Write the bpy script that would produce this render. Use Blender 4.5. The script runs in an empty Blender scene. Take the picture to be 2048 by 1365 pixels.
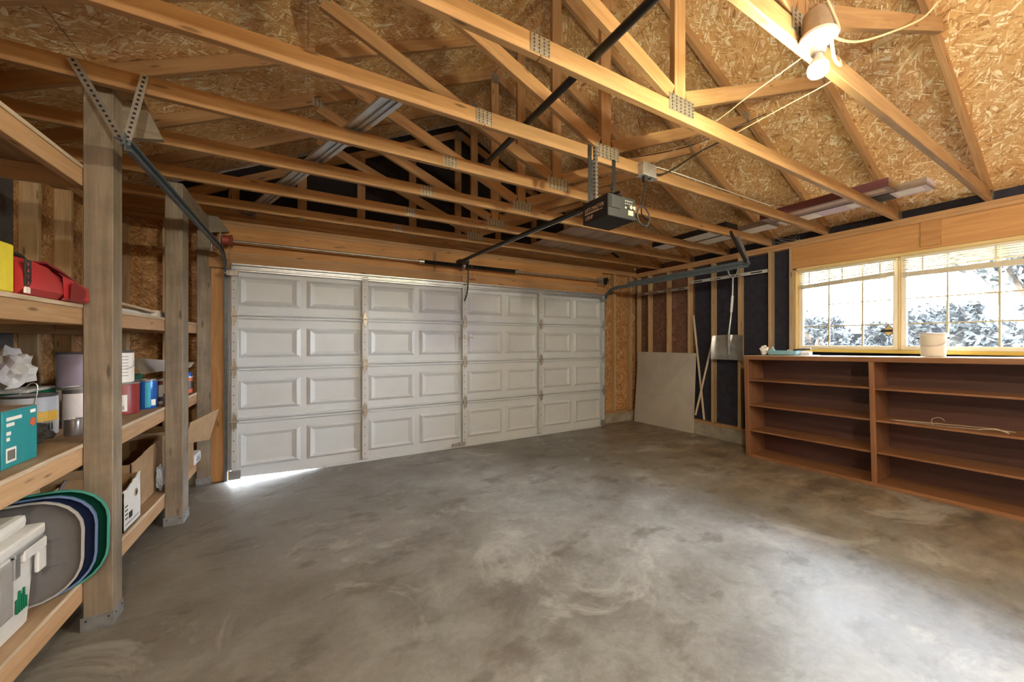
import bpy, bmesh, math, random
from mathutils import Vector, Matrix, noise as mnoise
random.seed(7)
S = bpy.context.scene
COL = S.collection
V = Vector
PI = math.pi

# ------------------------------------------------------------------ materials
MATS = {}
def new_mat(name):
    m = bpy.data.materials.new(name); m.use_nodes = True
    nt = m.node_tree
    for n in list(nt.nodes): nt.nodes.remove(n)
    out = nt.nodes.new('ShaderNodeOutputMaterial')
    b = nt.nodes.new('ShaderNodeBsdfPrincipled')
    nt.links.new(b.outputs[0], out.inputs[0])
    MATS[name] = m
    return m, nt, b
class G:
    """tiny node builder"""
    def __init__(s, nt): s.nt = nt
    def n(s, t, **k):
        x = s.nt.nodes.new(t)
        for a, v in k.items(): setattr(x, a, v)
        return x
    def l(s, a, b): s.nt.links.new(a, b)
    def val(s, x, sock):
        if hasattr(x, 'is_linked') or isinstance(x, bpy.types.NodeSocket): s.l(x, sock)
        else: sock.default_value = x
    def math(s, op, a, b=0.0, c=None, clamp=False):
        m = s.n('ShaderNodeMath', operation=op, use_clamp=clamp)
        s.val(a, m.inputs[0]); s.val(b, m.inputs[1])
        if c is not None: s.val(c, m.inputs[2])
        return m.outputs[0]
    def mix(s, f, a, b, mode='MIX'):
        m = s.n('ShaderNodeMix', data_type='RGBA', blend_type=mode)
        s.val(f, m.inputs['Factor'])
        for x, q in ((a, m.inputs[6]), (b, m.inputs[7])):
            if isinstance(x, bpy.types.NodeSocket): s.l(x, q)
            else: q.default_value = (*x[:3], 1)
        return m.outputs[2]
    def obj(s):
        return s.n('ShaderNodeTexCoord').outputs['Object']
    def mapping(s, v, loc=(0,0,0), rot=(0,0,0), sc=(1,1,1)):
        m = s.n('ShaderNodeMapping'); s.l(v, m.inputs['Vector'])
        m.inputs['Location'].default_value = loc; m.inputs['Rotation'].default_value = rot; m.inputs['Scale'].default_value = sc
        return m.outputs[0]
    def noise(s, v, scale, detail=3, rough=.55, dist=0):
        n = s.n('ShaderNodeTexNoise'); s.l(v, n.inputs['Vector'])
        n.inputs['Scale'].default_value = scale; n.inputs['Detail'].default_value = detail
        n.inputs['Roughness'].default_value = rough; n.inputs['Distortion'].default_value = dist
        return n.outputs['Fac']
    def ramp(s, f, stops):
        r = s.n('ShaderNodeValToRGB'); s.l(f, r.inputs[0])
        e = r.color_ramp.elements
        while len(e) < len(stops): e.new(.5)
        for q, (p, c) in zip(e, stops):
            q.position = p; q.color = (*c, 1) if len(c) == 3 else c
        return r.outputs[0]
    def bump(s, h, strength=.2, dist=.01):
        b = s.n('ShaderNodeBump'); s.l(h, b.inputs['Height'])
        b.inputs['Strength'].default_value = strength; b.inputs['Distance'].default_value = dist
        return b.outputs[0]
    def rnd_offset(s, v):
        r = s.n('ShaderNodeObjectInfo').outputs['Random']
        c = s.n('ShaderNodeCombineXYZ')
        s.l(s.math('MULTIPLY', r, 37.0), c.inputs[0]); s.l(s.math('MULTIPLY', r, 11.0), c.inputs[1]); s.l(s.math('MULTIPLY', r, 23.0), c.inputs[2])
        a = s.n('ShaderNodeVectorMath', operation='ADD'); s.l(v, a.inputs[0]); s.l(c.outputs[0], a.inputs[1])
        return a.outputs[0], r

def plain(name, col, rough=.5, metal=0, var=.06, scale=30, bump=0):
    if name in MATS: return MATS[name]
    m, nt, b = new_mat(name); g = G(nt)
    f = g.noise(g.obj(), scale, 4)
    c = g.ramp(f, [(.3, tuple(x*(1-var) for x in col)), (.7, tuple(min(1, x*(1+var)) for x in col))])
    g.l(c, b.inputs['Base Color']); b.inputs['Roughness'].default_value = rough; b.inputs['Metallic'].default_value = metal
    if bump: g.l(g.bump(f, bump), b.inputs['Normal'])
    return m

def wood(name, light, dark, rough=.6, gs=1.0, knots=True, var=.25, dirt=0):
    m, nt, b = new_mat(name); g = G(nt)
    v, r = g.rnd_offset(g.obj())
    w = g.mapping(v, sc=(.7*gs, 9*gs, 9*gs))
    n1 = g.noise(w, 2.2, 5, .6, 1.2)
    w2 = g.mapping(v, sc=(2.5*gs, 90*gs, 90*gs))
    n2 = g.noise(w2, 1.5, 3)
    f = g.math('ADD', g.math('MULTIPLY', n1, .75), g.math('MULTIPLY', n2, .3))
    c = g.ramp(f, [(.28, dark), (.5, tuple((a+q)/2 for a, q in zip(light, dark))), (.66, light)])
    if knots:
        k = g.n('ShaderNodeTexVoronoi'); g.l(g.mapping(v, sc=(3.0, 14, 14)), k.inputs['Vector']); k.inputs['Scale'].default_value = 1.0
        kd = g.math('ADD', k.outputs['Distance'], g.math('MULTIPLY', g.noise(v, 40, 2), .06))
        kf = g.ramp(kd, [(.11, (1,1,1)), (.17, (0,0,0))])
        c = g.mix(g.math('MULTIPLY', kf, .75), c, tuple(x*.3 for x in dark))
    vv = g.math('ADD', g.math('MULTIPLY', r, var), 1-var*.5)
    hsv = g.n('ShaderNodeHueSaturation'); g.l(c, hsv.inputs['Color']); g.l(vv, hsv.inputs['Value'])
    c = hsv.outputs[0]
    if dirt:
        dn = g.noise(v, 3.5, 5, .65)
        df = g.ramp(dn, [(.42, (0,0,0)), (.68, (1,1,1))])
        c = g.mix(g.math('MULTIPLY', df, dirt), c, (.10, .085, .065))
    g.l(c, b.inputs['Base Color']); b.inputs['Roughness'].default_value = rough
    g.l(g.bump(f, .12, .004), b.inputs['Normal'])
    return m

def osb(name, cols, seam=True, flake=1.15, wall=False):
    m, nt, b = new_mat(name); g = G(nt)
    v = g.obj()
    if wall: v = g.mapping(v, rot=(PI/2, 0, 0))
    d = g.n('ShaderNodeTexNoise'); g.l(v, d.inputs['Vector']); d.inputs['Scale'].default_value = 11; d.inputs['Detail'].default_value = 2
    dm = g.n('ShaderNodeVectorMath', operation='MULTIPLY_ADD'); g.l(d.outputs['Color'], dm.inputs[0])
    dm.inputs[1].default_value = (.010,)*3; g.l(v, dm.inputs[2])
    v2 = dm.outputs[0]
    hcur = ccur = None
    for i, (ang, lx, ly) in enumerate(((.25, 12, 46), (1.35, 11, 40), (-.75, 12, 60), (2.3, 13, 95), (.8, 14, 110), (-.25, 12, 105))):
        k = g.n('ShaderNodeTexVoronoi'); k.voronoi_dimensions = '2D'; k.inputs['Scale'].default_value = 1.0; k.inputs['Randomness'].default_value = 1
        g.l(g.mapping(g.mapping(v2, rot=(0, 0, ang)), loc=(i*3.7, i*1.3, i*5.1), sc=(lx*flake, ly*flake, 6)), k.inputs['Vector'])
        sx = g.n('ShaderNodeSeparateColor'); g.l(k.outputs['Color'], sx.inputs[0])
        h, cv = sx.outputs[0], sx.outputs[1]
        if hcur is None: hcur, ccur = h, cv
        else:
            f = g.math('GREATER_THAN', h, hcur)
            mh = g.n('ShaderNodeMix', data_type='FLOAT'); g.l(f, mh.inputs[0]); g.l(hcur, mh.inputs[2]); g.l(h, mh.inputs[3])
            mc = g.n('ShaderNodeMix', data_type='FLOAT'); g.l(f, mc.inputs[0]); g.l(ccur, mc.inputs[2]); g.l(cv, mc.inputs[3])
            hcur, ccur = mh.outputs[0], mc.outputs[0]
    n = g.noise(v, 2.2, 4)
    fine = g.noise(g.mapping(g.mapping(v2, rot=(0,0,.5)), sc=(30, 120, 30)), 1, 2)
    f = g.math('ADD', g.math('ADD', g.math('MULTIPLY', ccur, .70), g.math('MULTIPLY', n, .26)), g.math('MULTIPLY', fine, .12))
    c = g.ramp(f, cols)
    if seam:
        bk = g.n('ShaderNodeTexBrick'); g.l(g.mapping(v, loc=(.31, .2, 0), rot=(0, 0, PI/2)), bk.inputs['Vector'])
        bk.inputs['Scale'].default_value = 1; bk.inputs['Brick Width'].default_value = 2.44; bk.inputs['Row Height'].default_value = 1.22
        bk.inputs['Mortar Size'].default_value = .002; bk.inputs['Mortar Smooth'].default_value = 0
        c = g.mix(g.math('MULTIPLY', bk.outputs['Fac'], .75), c, (.05, .025, .01))
    g.l(c, b.inputs['Base Color']); b.inputs['Roughness'].default_value = .62
    g.l(g.bump(ccur, .2, .002), b.inputs['Normal'])
    return m

def emit(name, col, st):
    m = bpy.data.materials.new(name); m.use_nodes = True; nt = m.node_tree
    for n in list(nt.nodes): nt.nodes.remove(n)
    o = nt.nodes.new('ShaderNodeOutputMaterial'); e = nt.nodes.new('ShaderNodeEmission')
    e.inputs[0].default_value = (*col, 1); e.inputs[1].default_value = st
    nt.links.new(e.outputs[0], o.inputs[0]); MATS[name] = m
    return m

M_TRUSS = wood('truss_lumber', (.455, .275, .125), (.29, .145, .055))
M_STUD = wood('stud_lumber', (.52, .375, .22), (.36, .225, .11))
M_PLATE = wood('plate_lumber', (.48, .285, .135), (.31, .16, .066))
M_HEAD = wood('header_lumber', (.56, .30, .11), (.38, .165, .052), gs=.7)
M_JAMB = wood('jamb_lumber', (.52, .30, .14), (.37, .185, .07), gs=.8)
M_POST = wood('weathered_post', (.33, .275, .215), (.165, .13, .095), gs=.8, dirt=.55)
M_SHELF = wood('shelf_lumber', (.60, .40, .24), (.42, .25, .125), gs=.9)
M_DECK = wood('shelf_plywood', (.47, .33, .21), (.31, .20, .115), gs=.5, knots=False, dirt=.35)
M_BAND = wood('raw_board_edge', (.74, .64, .52), (.44, .33, .22), gs=1.6, knots=False)
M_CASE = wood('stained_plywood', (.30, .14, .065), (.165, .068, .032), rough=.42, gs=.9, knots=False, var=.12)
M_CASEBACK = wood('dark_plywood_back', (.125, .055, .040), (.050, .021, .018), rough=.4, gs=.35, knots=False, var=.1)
M_CASETOP = wood('pale_worktop', (.72, .60, .50), (.55, .43, .34), rough=.35, gs=.6, knots=False)
M_SILL = wood('yellow_sill', (.75, .55, .12), (.58, .38, .06), gs=.8, knots=False)
M_WINWOOD = wood('window_pine', (.78, .60, .28), (.60, .42, .16), gs=.8, knots=False)
M_STICK = wood('pale_stick', (.66, .55, .42), (.5, .38, .27), gs=.8, knots=False)
M_PLY = wood('grey_plywood', (.50, .38, .29), (.18, .11, .085), gs=.22, knots=False)
M_OSB = osb('osb_roof', [(.14, (.28, .115, .040)), (.27, (.58, .325, .125)), (.52, (.70, .42, .175)), (.70, (.75, .52, .25)), (.78, (.83, .65, .37)), (.86, (.97, .89, .66))])
M_OSBW = osb('osb_wall', [(.10, (.16, .065, .024)), (.32, (.33, .155, .055)), (.64, (.46, .25, .10)), (.80, (.55, .33, .15)), (.92, (.70, .50, .28))], seam=False, wall=True)
M_OSBD = osb('osb_dark', [(.10, (.075, .032, .022)), (.4, (.14, .065, .045)), (.75, (.20, .10, .068)), (.95, (.29, .16, .11))], seam=False, wall=True)
M_BLACK = plain('black_fibreboard', (.020, .020, .034), .85, var=.35, scale=14)
M_GABLE = plain('black_gable_board', (.012, .009, .010), .9, var=.3, scale=12)
M_GREYB = plain('grey_fibreboard', (.085, .08, .085), .85, var=.25, scale=10)
M_STEM = plain('stem_concrete', (.30, .27, .22), .85, var=.3, scale=7, bump=.15)
M_DOORW = plain('door_white', (.555, .60, .655), .45, var=.03, scale=5)
M_DOORS = plain('door_stile_white', (.52, .545, .57), .45, var=.05, scale=8)
M_GALV = plain('galvanized_steel', (.50, .52, .55), .38, .85, var=.14, scale=25)
M_GALVD = plain('dark_galvanized', (.16, .21, .26), .4, .55, var=.2, scale=15)
M_BRKT = plain('post_base_steel', (.33, .35, .38), .5, .6, var=.2, scale=18)
M_NAIL = plain('nail_plate_steel', (.36, .33, .28), .45, .7, var=.2, scale=60)
M_NAILD = plain('nail_plate_tooth', (.06, .055, .05), .6, .3, var=.2)
M_STEEL = plain('shaft_steel', (.42, .40, .37), .4, .8, var=.2, scale=20)
M_BLKMETAL = plain('black_metal', (.010, .010, .012), .45, .1, var=.3, scale=40)
M_DKHOLE = plain('hole_black', (.01, .01, .012), .8)
M_REDDRUM = plain('red_drum', (.30, .06, .04), .5, .3)
M_WHITEP = plain('white_plastic', (.74, .77, .80), .4, var=.03)
M_RAILW = plain('zinc_rail', (.58, .60, .60), .4, .25, var=.2, scale=18)
M_CREAM = plain('cream_porcelain', (.85, .82, .74), .3, var=.02)
M_JBOX = plain('brown_box', (.40, .30, .20), .5, .2, var=.1)
M_CABLE = plain('cream_cable', (.78, .70, .45), .45)
M_BLACKP = plain('black_plastic', (.02, .02, .022), .42, var=.2)
M_DRYWALL = plain('drywall_face', (.43, .395, .345), .9, var=.10, scale=3.5)
M_DRYEDGE = plain('drywall_edge', (.72, .70, .65), .9)
M_CARD = plain('cardboard', (.40, .27, .16), .85, var=.1, scale=12)
M_CARDD = plain('cardboard_dark_brown', (.29, .18, .10), .85, var=.15, scale=12)  # deeper brown than the plain cardboard
M_PAPER = plain('white_paper', (.80, .80, .78), .8, var=.04)
M_WCARD = plain('white_carton_board', (.78, .80, .82), .7, var=.05)
M_LAVBOX = plain('lavender_carton', (.74, .66, .78), .6, var=.05)
M_WHITEBOX = plain('white_print', (.93, .93, .93), .5, var=.03)
M_MAROON = plain('maroon_carton', (.14, .045, .055), .6, var=.1)
M_TAUPE = plain('taupe_carton', (.30, .235, .20), .65, var=.1)
M_BLKPRINT = plain('black_print', (.02, .02, .022), .6)
M_TEAL = plain('teal_carton', (.015, .30, .37), .5, var=.06)
M_TEALD = plain('deep_teal_carton', (.012, .16, .21), .5, var=.06)
M_RED = plain('red_plastic', (.48, .035, .045), .38, var=.08)
M_REDIN = plain('red_inner_plastic', (.22, .015, .02), .5, var=.08)
M_YEL = plain('yellow_carton', (.80, .72, .06), .5)
M_YBAND = plain('yellow_label', (.78, .48, .06), .45)
M_BEIGE = plain('beige_label', (.60, .47, .34), .5)
M_TIN = plain('tin_metal', (.52, .52, .53), .3, .85, var=.12)
M_TIND = plain('dark_tin', (.12, .12, .13), .4, .6, var=.2)
M_MAR = plain('maroon_label', (.25, .022, .022), .4)
M_BLUE = plain('blue_label', (.02, .12, .48), .28, .25)
M_CYAN = plain('cyan_highlight', (.05, .42, .62), .3, .2)
M_PURP = plain('lilac_label', (.30, .255, .36), .45)
M_PURPD = plain('purple_stripe', (.085, .035, .20), .45)
M_GREEN = plain('green_plastic', (.0, .20, .11), .4)
M_DGREEN = plain('dark_green_plastic', (.004, .060, .042), .35)
M_DGREENR = plain('green_rim_plastic', (.05, .30, .26), .35)
M_NAVY = plain('navy_plastic', (.016, .026, .085), .35)
M_NAVYR = plain('blue_rim_plastic', (.13, .22, .45), .35)
M_GREYP = plain('grey_plastic', (.17, .17, .185), .32, var=.06)
M_GREYR = plain('grey_rim_plastic', (.42, .43, .45), .35)
M_GREYL = plain('light_grey_plastic', (.34, .34, .35), .4)
M_CLOTH = plain('dark_cloth', (.035, .03, .028), .9, var=.3, scale=25)
M_OR = plain('orange_label', (.70, .13, .05), .45)
M_LBLUE = plain('light_blue_plastic', (.30, .56, .66), .35)
M_SHOVEL = plain('pewter_plastic', (.27, .265, .26), .28, .45, var=.25, scale=9)
M_PAIL = plain('pail_plastic', (.62, .55, .44), .45, var=.05, scale=6)
M_WIRE = plain('hanger_wire', (.75, .70, .62), .35, .5)
M_BLIND = plain('blind_vinyl', (.62, .56, .42), .45, var=.04)
M_VINYL = plain('window_vinyl', (.78, .72, .58), .45, var=.03)
M_MUNTIN = plain('muntin_bar', (.42, .36, .20), .5)
M_COB = plain('cobweb_silk', (.8, .78, .72), .9)
M_BAG = plain('crumpled_plastic', (.82, .82, .82), .45, var=.05)

def concrete():
    m, nt, b = new_mat('floor_concrete'); g = G(nt)
    v = g.obj()
    n1 = g.noise(v, .9, 6, .62, .4)
    n2 = g.noise(g.mapping(v, loc=(5, 2, 0)), 3.3, 6, .65, .5)
    n3 = g.noise(v, 26, 4, .6)
    f = g.math('ADD', g.math('ADD', g.math('MULTIPLY', n1, .5), g.math('MULTIPLY', n2, .4)), g.math('MULTIPLY', n3, .12))
    c = g.ramp(f, [(.34, (.098, .090, .084)), (.45, (.18, .176, .172)), (.54, (.25, .252, .256)), (.66, (.375, .385, .395))])
    # brown band along the right wall and the left shelving, with its own ragged edges
    s = g.n('ShaderNodeSeparateXYZ'); g.l(v, s.inputs[0])
    x, y = s.outputs[0], s.outputs[1]
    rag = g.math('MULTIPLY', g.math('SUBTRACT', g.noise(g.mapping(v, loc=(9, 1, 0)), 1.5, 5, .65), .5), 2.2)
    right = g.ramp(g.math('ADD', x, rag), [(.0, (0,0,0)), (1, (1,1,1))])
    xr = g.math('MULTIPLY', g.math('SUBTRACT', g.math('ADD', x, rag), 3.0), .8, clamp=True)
    xr_brown = g.ramp(g.noise(g.mapping(v, loc=(3, 3, 0), sc=(1, 1.8, 1)), 2.4, 6, .7), [(.35, (.085, .055, .032)), (.5, (.20, .14, .085)), (.66, (.36, .28, .19))])
    c = g.mix(g.math('MULTIPLY', xr, .75), c, xr_brown)
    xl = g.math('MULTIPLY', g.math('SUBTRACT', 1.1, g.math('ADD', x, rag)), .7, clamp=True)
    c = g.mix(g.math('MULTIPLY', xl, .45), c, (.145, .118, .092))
    sp_ = g.noise(v, 90, 3, .7)
    c = g.mix(g.math('MULTIPLY', g.ramp(sp_, [(.60, (0,0,0)), (.74, (1,1,1))]), .35), c, (.52, .51, .49))
    c = g.mix(g.math('MULTIPLY', g.ramp(g.noise(g.mapping(v, loc=(4, 9, 0)), 55, 3, .7), [(.62, (0,0,0)), (.76, (1,1,1))]), .4), c, (.06, .05, .042))
    dk = g.noise(g.mapping(v, loc=(2, 7, 0), sc=(1.6, 2.6, 1)), 1.7, 5, .6)
    dkf = g.ramp(dk, [(.56, (0,0,0)), (.66, (1,1,1))])
    c = g.mix(g.math('MULTIPLY', dkf, .55), c, (.085, .070, .055))
    # pale worn patches
    pn = g.noise(g.mapping(v, loc=(1.3, 4.2, 0)), 1.25, 6, .7, .8)
    pf = g.ramp(pn, [(.56, (0,0,0)), (.64, (1,1,1))])
    c = g.mix(g.math('MULTIPLY', pf, .5), c, (.43, .435, .435))
    # hairline crack by the door, left
    ln = g.math('ADD', g.math('ADD', g.math('MULTIPLY', x, .766), g.math('MULTIPLY', y, -.643)), g.math('MULTIPLY', g.math('SUBTRACT', g.noise(v, 4, 4), .5), .16))
    dist = g.math('ABSOLUTE', g.math('ADD', ln, 2.99))
    cf = g.math('MULTIPLY', g.math('LESS_THAN', dist, .0035), g.math('LESS_THAN', x, .55))
    c = g.mix(g.math('MULTIPLY', cf, .8), c, (.05, .035, .02))
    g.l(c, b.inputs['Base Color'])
    rr = g.math('ADD', g.math('MULTIPLY', n2, .35), .28)
    g.l(rr, b.inputs['Roughness'])
    g.l(g.bump(g.math('ADD', n2, g.math('MULTIPLY', n3, .35)), .22, .008), b.inputs['Normal'])
    return m
M_FLOOR = concrete()

def glass(name):
    m = bpy.data.materials.new(name); m.use_nodes = True; nt = m.node_tree
    for n in list(nt.nodes): nt.nodes.remove(n)
    g = G(nt)
    o = g.n('ShaderNodeOutputMaterial'); t = g.n('ShaderNodeBsdfTransparent'); gl = g.n('ShaderNodeBsdfGlossy'); df = g.n('ShaderNodeBsdfTranslucent')
    gl.inputs['Roughness'].default_value = .02
    fr = g.n('ShaderNodeFresnel'); fr.inputs[0].default_value = 1.45
    m1 = g.n('ShaderNodeMixShader'); g.l(fr.outputs[0], m1.inputs[0]); g.l(t.outputs[0], m1.inputs[1]); g.l(gl.outputs[0], m1.inputs[2])
    nz = g.noise(g.obj(), 4, 5, .65)
    df.inputs[0].default_value = (.8, .82, .85, 1)
    m2 = g.n('ShaderNodeMixShader'); g.l(g.math('MULTIPLY', nz, .008), m2.inputs[0]); g.l(m1.outputs[0], m2.inputs[1]); g.l(df.outputs[0], m2.inputs[2])
    g.l(m2.outputs[0], o.inputs[0]); MATS[name] = m
    return m
M_GLASS = glass('dusty_pane')

# ------------------------------------------------------------------ mesh helpers
def link(o, parent=None):
    COL.objects.link(o)
    if parent is not None: o.parent = parent
    return o
def world_of(o):
    m = Matrix.Identity(4)
    while o is not None:
        m = o.matrix_basis @ m; o = o.parent
    return m
def place(o, M, parent):
    o.matrix_basis = (world_of(parent).inverted() @ M) if parent is not None else M
def tag(o, label, cat, group=None, kind=None):
    o['label'] = label; o['category'] = cat
    if group: o['group'] = group
    if kind: o['kind'] = kind
    return o
def empty(name, loc, label, cat, group=None, rot=None):
    o = bpy.data.objects.new(name, None); o.empty_display_size = .1
    COL.objects.link(o); o.location = loc
    if rot: o.rotation_euler = rot
    return tag(o, label, cat, group)
def smooth(me, ang=40):
    for p in me.polygons: p.use_smooth = True
    try: me.set_sharp_from_angle(angle=math.radians(ang))
    except Exception: pass

class MB:
    def __init__(s): s.bm = bmesh.new(); s.mi = 0
    def _f(s, fs):
        for f in fs: f.material_index = s.mi
    def mat(s, i): s.mi = i; return s
    def box(s, a, b, bev=0, M=None):
        x0, y0, z0 = a; x1, y1, z1 = b
        vs = [s.bm.verts.new(p) for p in ((x0,y0,z0),(x1,y0,z0),(x1,y1,z0),(x0,y1,z0),(x0,y0,z1),(x1,y0,z1),(x1,y1,z1),(x0,y1,z1))]
        fs = [s.bm.faces.new([vs[i] for i in q]) for q in ((0,3,2,1),(4,5,6,7),(0,1,5,4),(1,2,6,5),(2,3,7,6),(3,0,4,7))]
        s._f(fs)
        if M is not None: bmesh.ops.transform(s.bm, matrix=M, verts=vs)
        if bev:
            es = {e for f in fs for e in f.edges}
            r = bmesh.ops.bevel(s.bm, geom=list(es), offset=bev, segments=1 if bev < .006 else 2, affect='EDGES', profile=.6)
            s._f(r['faces'])
        return s
    def prism(s, poly, axis, lo, hi, M=None):
        """extrude a 2D polygon; axis 'x': poly is (y,z); 'y': (x,z); 'z': (x,y)"""
        def P(q, t):
            return {'x': (t, q[0], q[1]), 'y': (q[0], t, q[1]), 'z': (q[0], q[1], t)}[axis]
        A = [s.bm.verts.new(P(q, lo)) for q in poly]; B = [s.bm.verts.new(P(q, hi)) for q in poly]
        n = len(poly)
        fs = [s.bm.faces.new(A[::-1]), s.bm.faces.new(B)]
        fs += [s.bm.faces.new([A[i], A[(i+1) % n], B[(i+1) % n], B[i]]) for i in range(n)]
        s._f(fs)
        if M is not None: bmesh.ops.transform(s.bm, matrix=M, verts=A+B)
        return s
    def rings(s, rings, caps=True, closed=False):
        R = [[s.bm.verts.new(p) for p in r] for r in rings]; n = len(R[0]); fs = []
        for a, b in zip(R, R[1:] + ([R[0]] if closed else [])):
            for i in range(n): fs.append(s.bm.faces.new([a[i], a[(i+1) % n], b[(i+1) % n], b[i]]))
        if caps and not closed:
            fs.append(s.bm.faces.new(R[0][::-1])); fs.append(s.bm.faces.new(R[-1]))
        s._f(fs)
        return s
    def lathe(s, prof, c=(0,0,0), n=28, axis='z', caps=True):
        rs = []
        for r, h in prof:
            ring = []
            for i in range(n):
                a = 2*PI*i/n; p = (r*math.cos(a), r*math.sin(a))
                q = {'z': (p[0], p[1], h), 'x': (h, p[0], p[1]), 'y': (p[1], h, p[0])}[axis]
                ring.append(V(q) + V(c))
            rs.append(ring)
        return s.rings(rs, caps)
    def cyl(s, p0, p1, r, n=14, r1=None):
        p0, p1 = V(p0), V(p1); d = (p1-p0).normalized()
        u = d.orthogonal().normalized(); w = d.cross(u)
        rs = [[p + q*(u*math.cos(2*PI*i/n) + w*math.sin(2*PI*i/n)) for i in range(n)] for p, q in ((p0, r), (p1, r if r1 is None else r1))]
        return s.rings(rs)
    def tube(s, pts, r, n=8):
        pts = [V(p) for p in pts]; rs = []; u = None
        for i, p in enumerate(pts):
            d = (pts[min(i+1, len(pts)-1)] - pts[max(i-1, 0)]).normalized()
            u = d.orthogonal().normalized() if u is None else (u - d*u.dot(d)).normalized()
            w = d.cross(u)
            rs.append([p + r*(u*math.cos(2*PI*k/n) + w*math.sin(2*PI*k/n)) for k in range(n)])
        return s.rings(rs)
    def build(s, name, mats, parent=None, sm=None, M=None, origin=None):
        me = bpy.data.meshes.new(name)
        bmesh.ops.recalc_face_normals(s.bm, faces=s.bm.faces)
        if origin is not None: bmesh.ops.translate(s.bm, verts=s.bm.verts, vec=-V(origin))
        s.bm.to_mesh(me); s.bm.free()
        for m in (mats if isinstance(mats, (list, tuple)) else [mats]): me.materials.append(m)
        if sm: smooth(me, sm)
        o = link(bpy.data.objects.new(name, me), parent)
        if origin is not None: place(o, Matrix.Translation(V(origin)), parent)
        elif M is not None: place(o, M, parent)
        elif parent is not None: place(o, Matrix.Identity(4), parent)
        return o

def spline(pts, k=8):
    P = [V(p) for p in pts]; out = []
    for i in range(len(P)-1):
        a, b, c, d = P[max(i-1,0)], P[i], P[i+1], P[min(i+2, len(P)-1)]
        for j in range(k):
            t = j/k
            out.append(.5*((2*b) + (c-a)*t + (2*a-5*b+4*c-d)*t*t + (3*b-3*c+d-a)*t**3))
    return out + [P[-1]]

def bx(name, a, b, mat, parent=None, bev=.003, along=None):
    """a box with its grain (local X) along the given world axis (default longest)"""
    a = [min(p, q) for p, q in zip(a, b)], [max(p, q) for p, q in zip(a, b)]
    lo, hi = V(a[0]), V(a[1]); c = (lo+hi)/2; d = hi-lo
    if along is None: along = max(range(3), key=lambda i: d[i])
    R = [Matrix.Identity(4), Matrix.Rotation(PI/2, 4, 'Z'), Matrix.Rotation(-PI/2, 4, 'Y')][along]
    dl = [(d.x, d.y, d.z), (d.y, d.x, d.z), (d.z, d.y, d.x)][along]
    m = MB(); m.box([-q/2 for q in dl], [q/2 for q in dl], min(bev, min(dl)*.3) if bev else 0)
    return m.build(name, mat, parent, M=Matrix.Translation(c) @ R)

def board(name, p0, p1, w, t, mat, parent=None, across=V((0,1,0)), bev=.003):
    """a stick from p0 to p1; thickness t along `across`, width w in the other direction"""
    p0, p1 = V(p0), V(p1); X = (p1-p0).normalized(); Y = (across - X*across.dot(X)).normalized(); Z = X.cross(Y)
    L = (p1-p0).length
    m = MB(); m.box((-L/2, -t/2, -w/2), (L/2, t/2, w/2), bev)
    R = Matrix((X, Y, Z)).transposed().to_4x4()
    return m.build(name, mat, parent, M=Matrix.Translation((p0+p1)/2) @ R)

def text(name, body, size, M, mat, parent, ext=.0006, sx=1.0):
    cu = bpy.data.curves.new(name, 'FONT'); cu.body = body; cu.size = size; cu.extrude = ext; cu.align_x = 'LEFT'
    o = bpy.data.objects.new(name, cu); COL.objects.link(o)
    dg = bpy.context.evaluated_depsgraph_get()
    me = bpy.data.meshes.new_from_object(o.evaluated_get(dg))
    bpy.data.objects.remove(o); bpy.data.curves.remove(cu)
    me.transform(Matrix.Diagonal((sx, 1, 1, 1)))
    me.materials.clear(); me.materials.append(mat)
    q = link(bpy.data.objects.new(name, me), parent)
    place(q, M, parent)
    return q
def facing(p, right, up):
    r, u = V(right).normalized(), V(up).normalized(); n = r.cross(u)
    R = Matrix((r, u, n)).transposed().to_4x4()
    return Matrix.Translation(V(p)) @ R

# ------------------------------------------------------------------ camera
H = 1.4195
cam = bpy.data.cameras.new('camera'); co = bpy.data.objects.new('camera', cam); COL.objects.link(co)
co.location = (0, 0, H); co.rotation_euler = (PI/2, 0, -math.radians(30.8439))
cam.sensor_width = 36; cam.lens = 36*753.93/2048; cam.shift_x = -44.36/2048; cam.shift_y = 1.29/2048
cam.clip_start = .05; cam.clip_end = 500
S.camera = co

# ------------------------------------------------------------------ key dimensions
XR, XL, YE, YB = 5.13, -1.57, 4.96, -2.6      # inner stud faces; rear wall
ZC = 2.658                                     # underside of trusses
TY = [.7786 + .6096*i for i in range(7)]       # truss front faces
XK = 1.78                                      # truss centre line
def roof_z(x): return 4.455 - .492*abs(x - XK)

# floor: slab with a gentle rise along the right-hand wall
def floor_z(x, y):
    t = max(0, min(1, (x-3.4)/1.2)); t = t*t*(3-2*t)
    return .0215*max(0, 2.70-y)*t if y > -1 else .0215*3.7*t
bm = bmesh.new(); nx, ny = 40, 44
gx0, gx1, gy0, gy1 = -1.75, 5.35, YB-.1, YE+.14
grid = [[bm.verts.new((gx0+(gx1-gx0)*i/nx, gy0+(gy1-gy0)*j/ny, 0)) for i in range(nx+1)] for j in range(ny+1)]
for r in grid:
    for v in r: v.co.z = floor_z(v.co.x, v.co.y)
for j in range(ny):
    for i in range(nx): bm.faces.new([grid[j][i], grid[j][i+1], grid[j+1][i+1], grid[j+1][i]])
r = bmesh.ops.extrude_face_region(bm, geom=list(bm.faces))
bmesh.ops.translate(bm, verts=[q for q in r['geom'] if isinstance(q, bmesh.types.BMVert)], vec=(0, 0, -.15))
m = MB(); m.bm.free(); m.bm = bm
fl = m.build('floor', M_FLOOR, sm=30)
tag(fl, 'stained bare concrete garage floor slab', 'floor', kind='structure')

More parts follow.
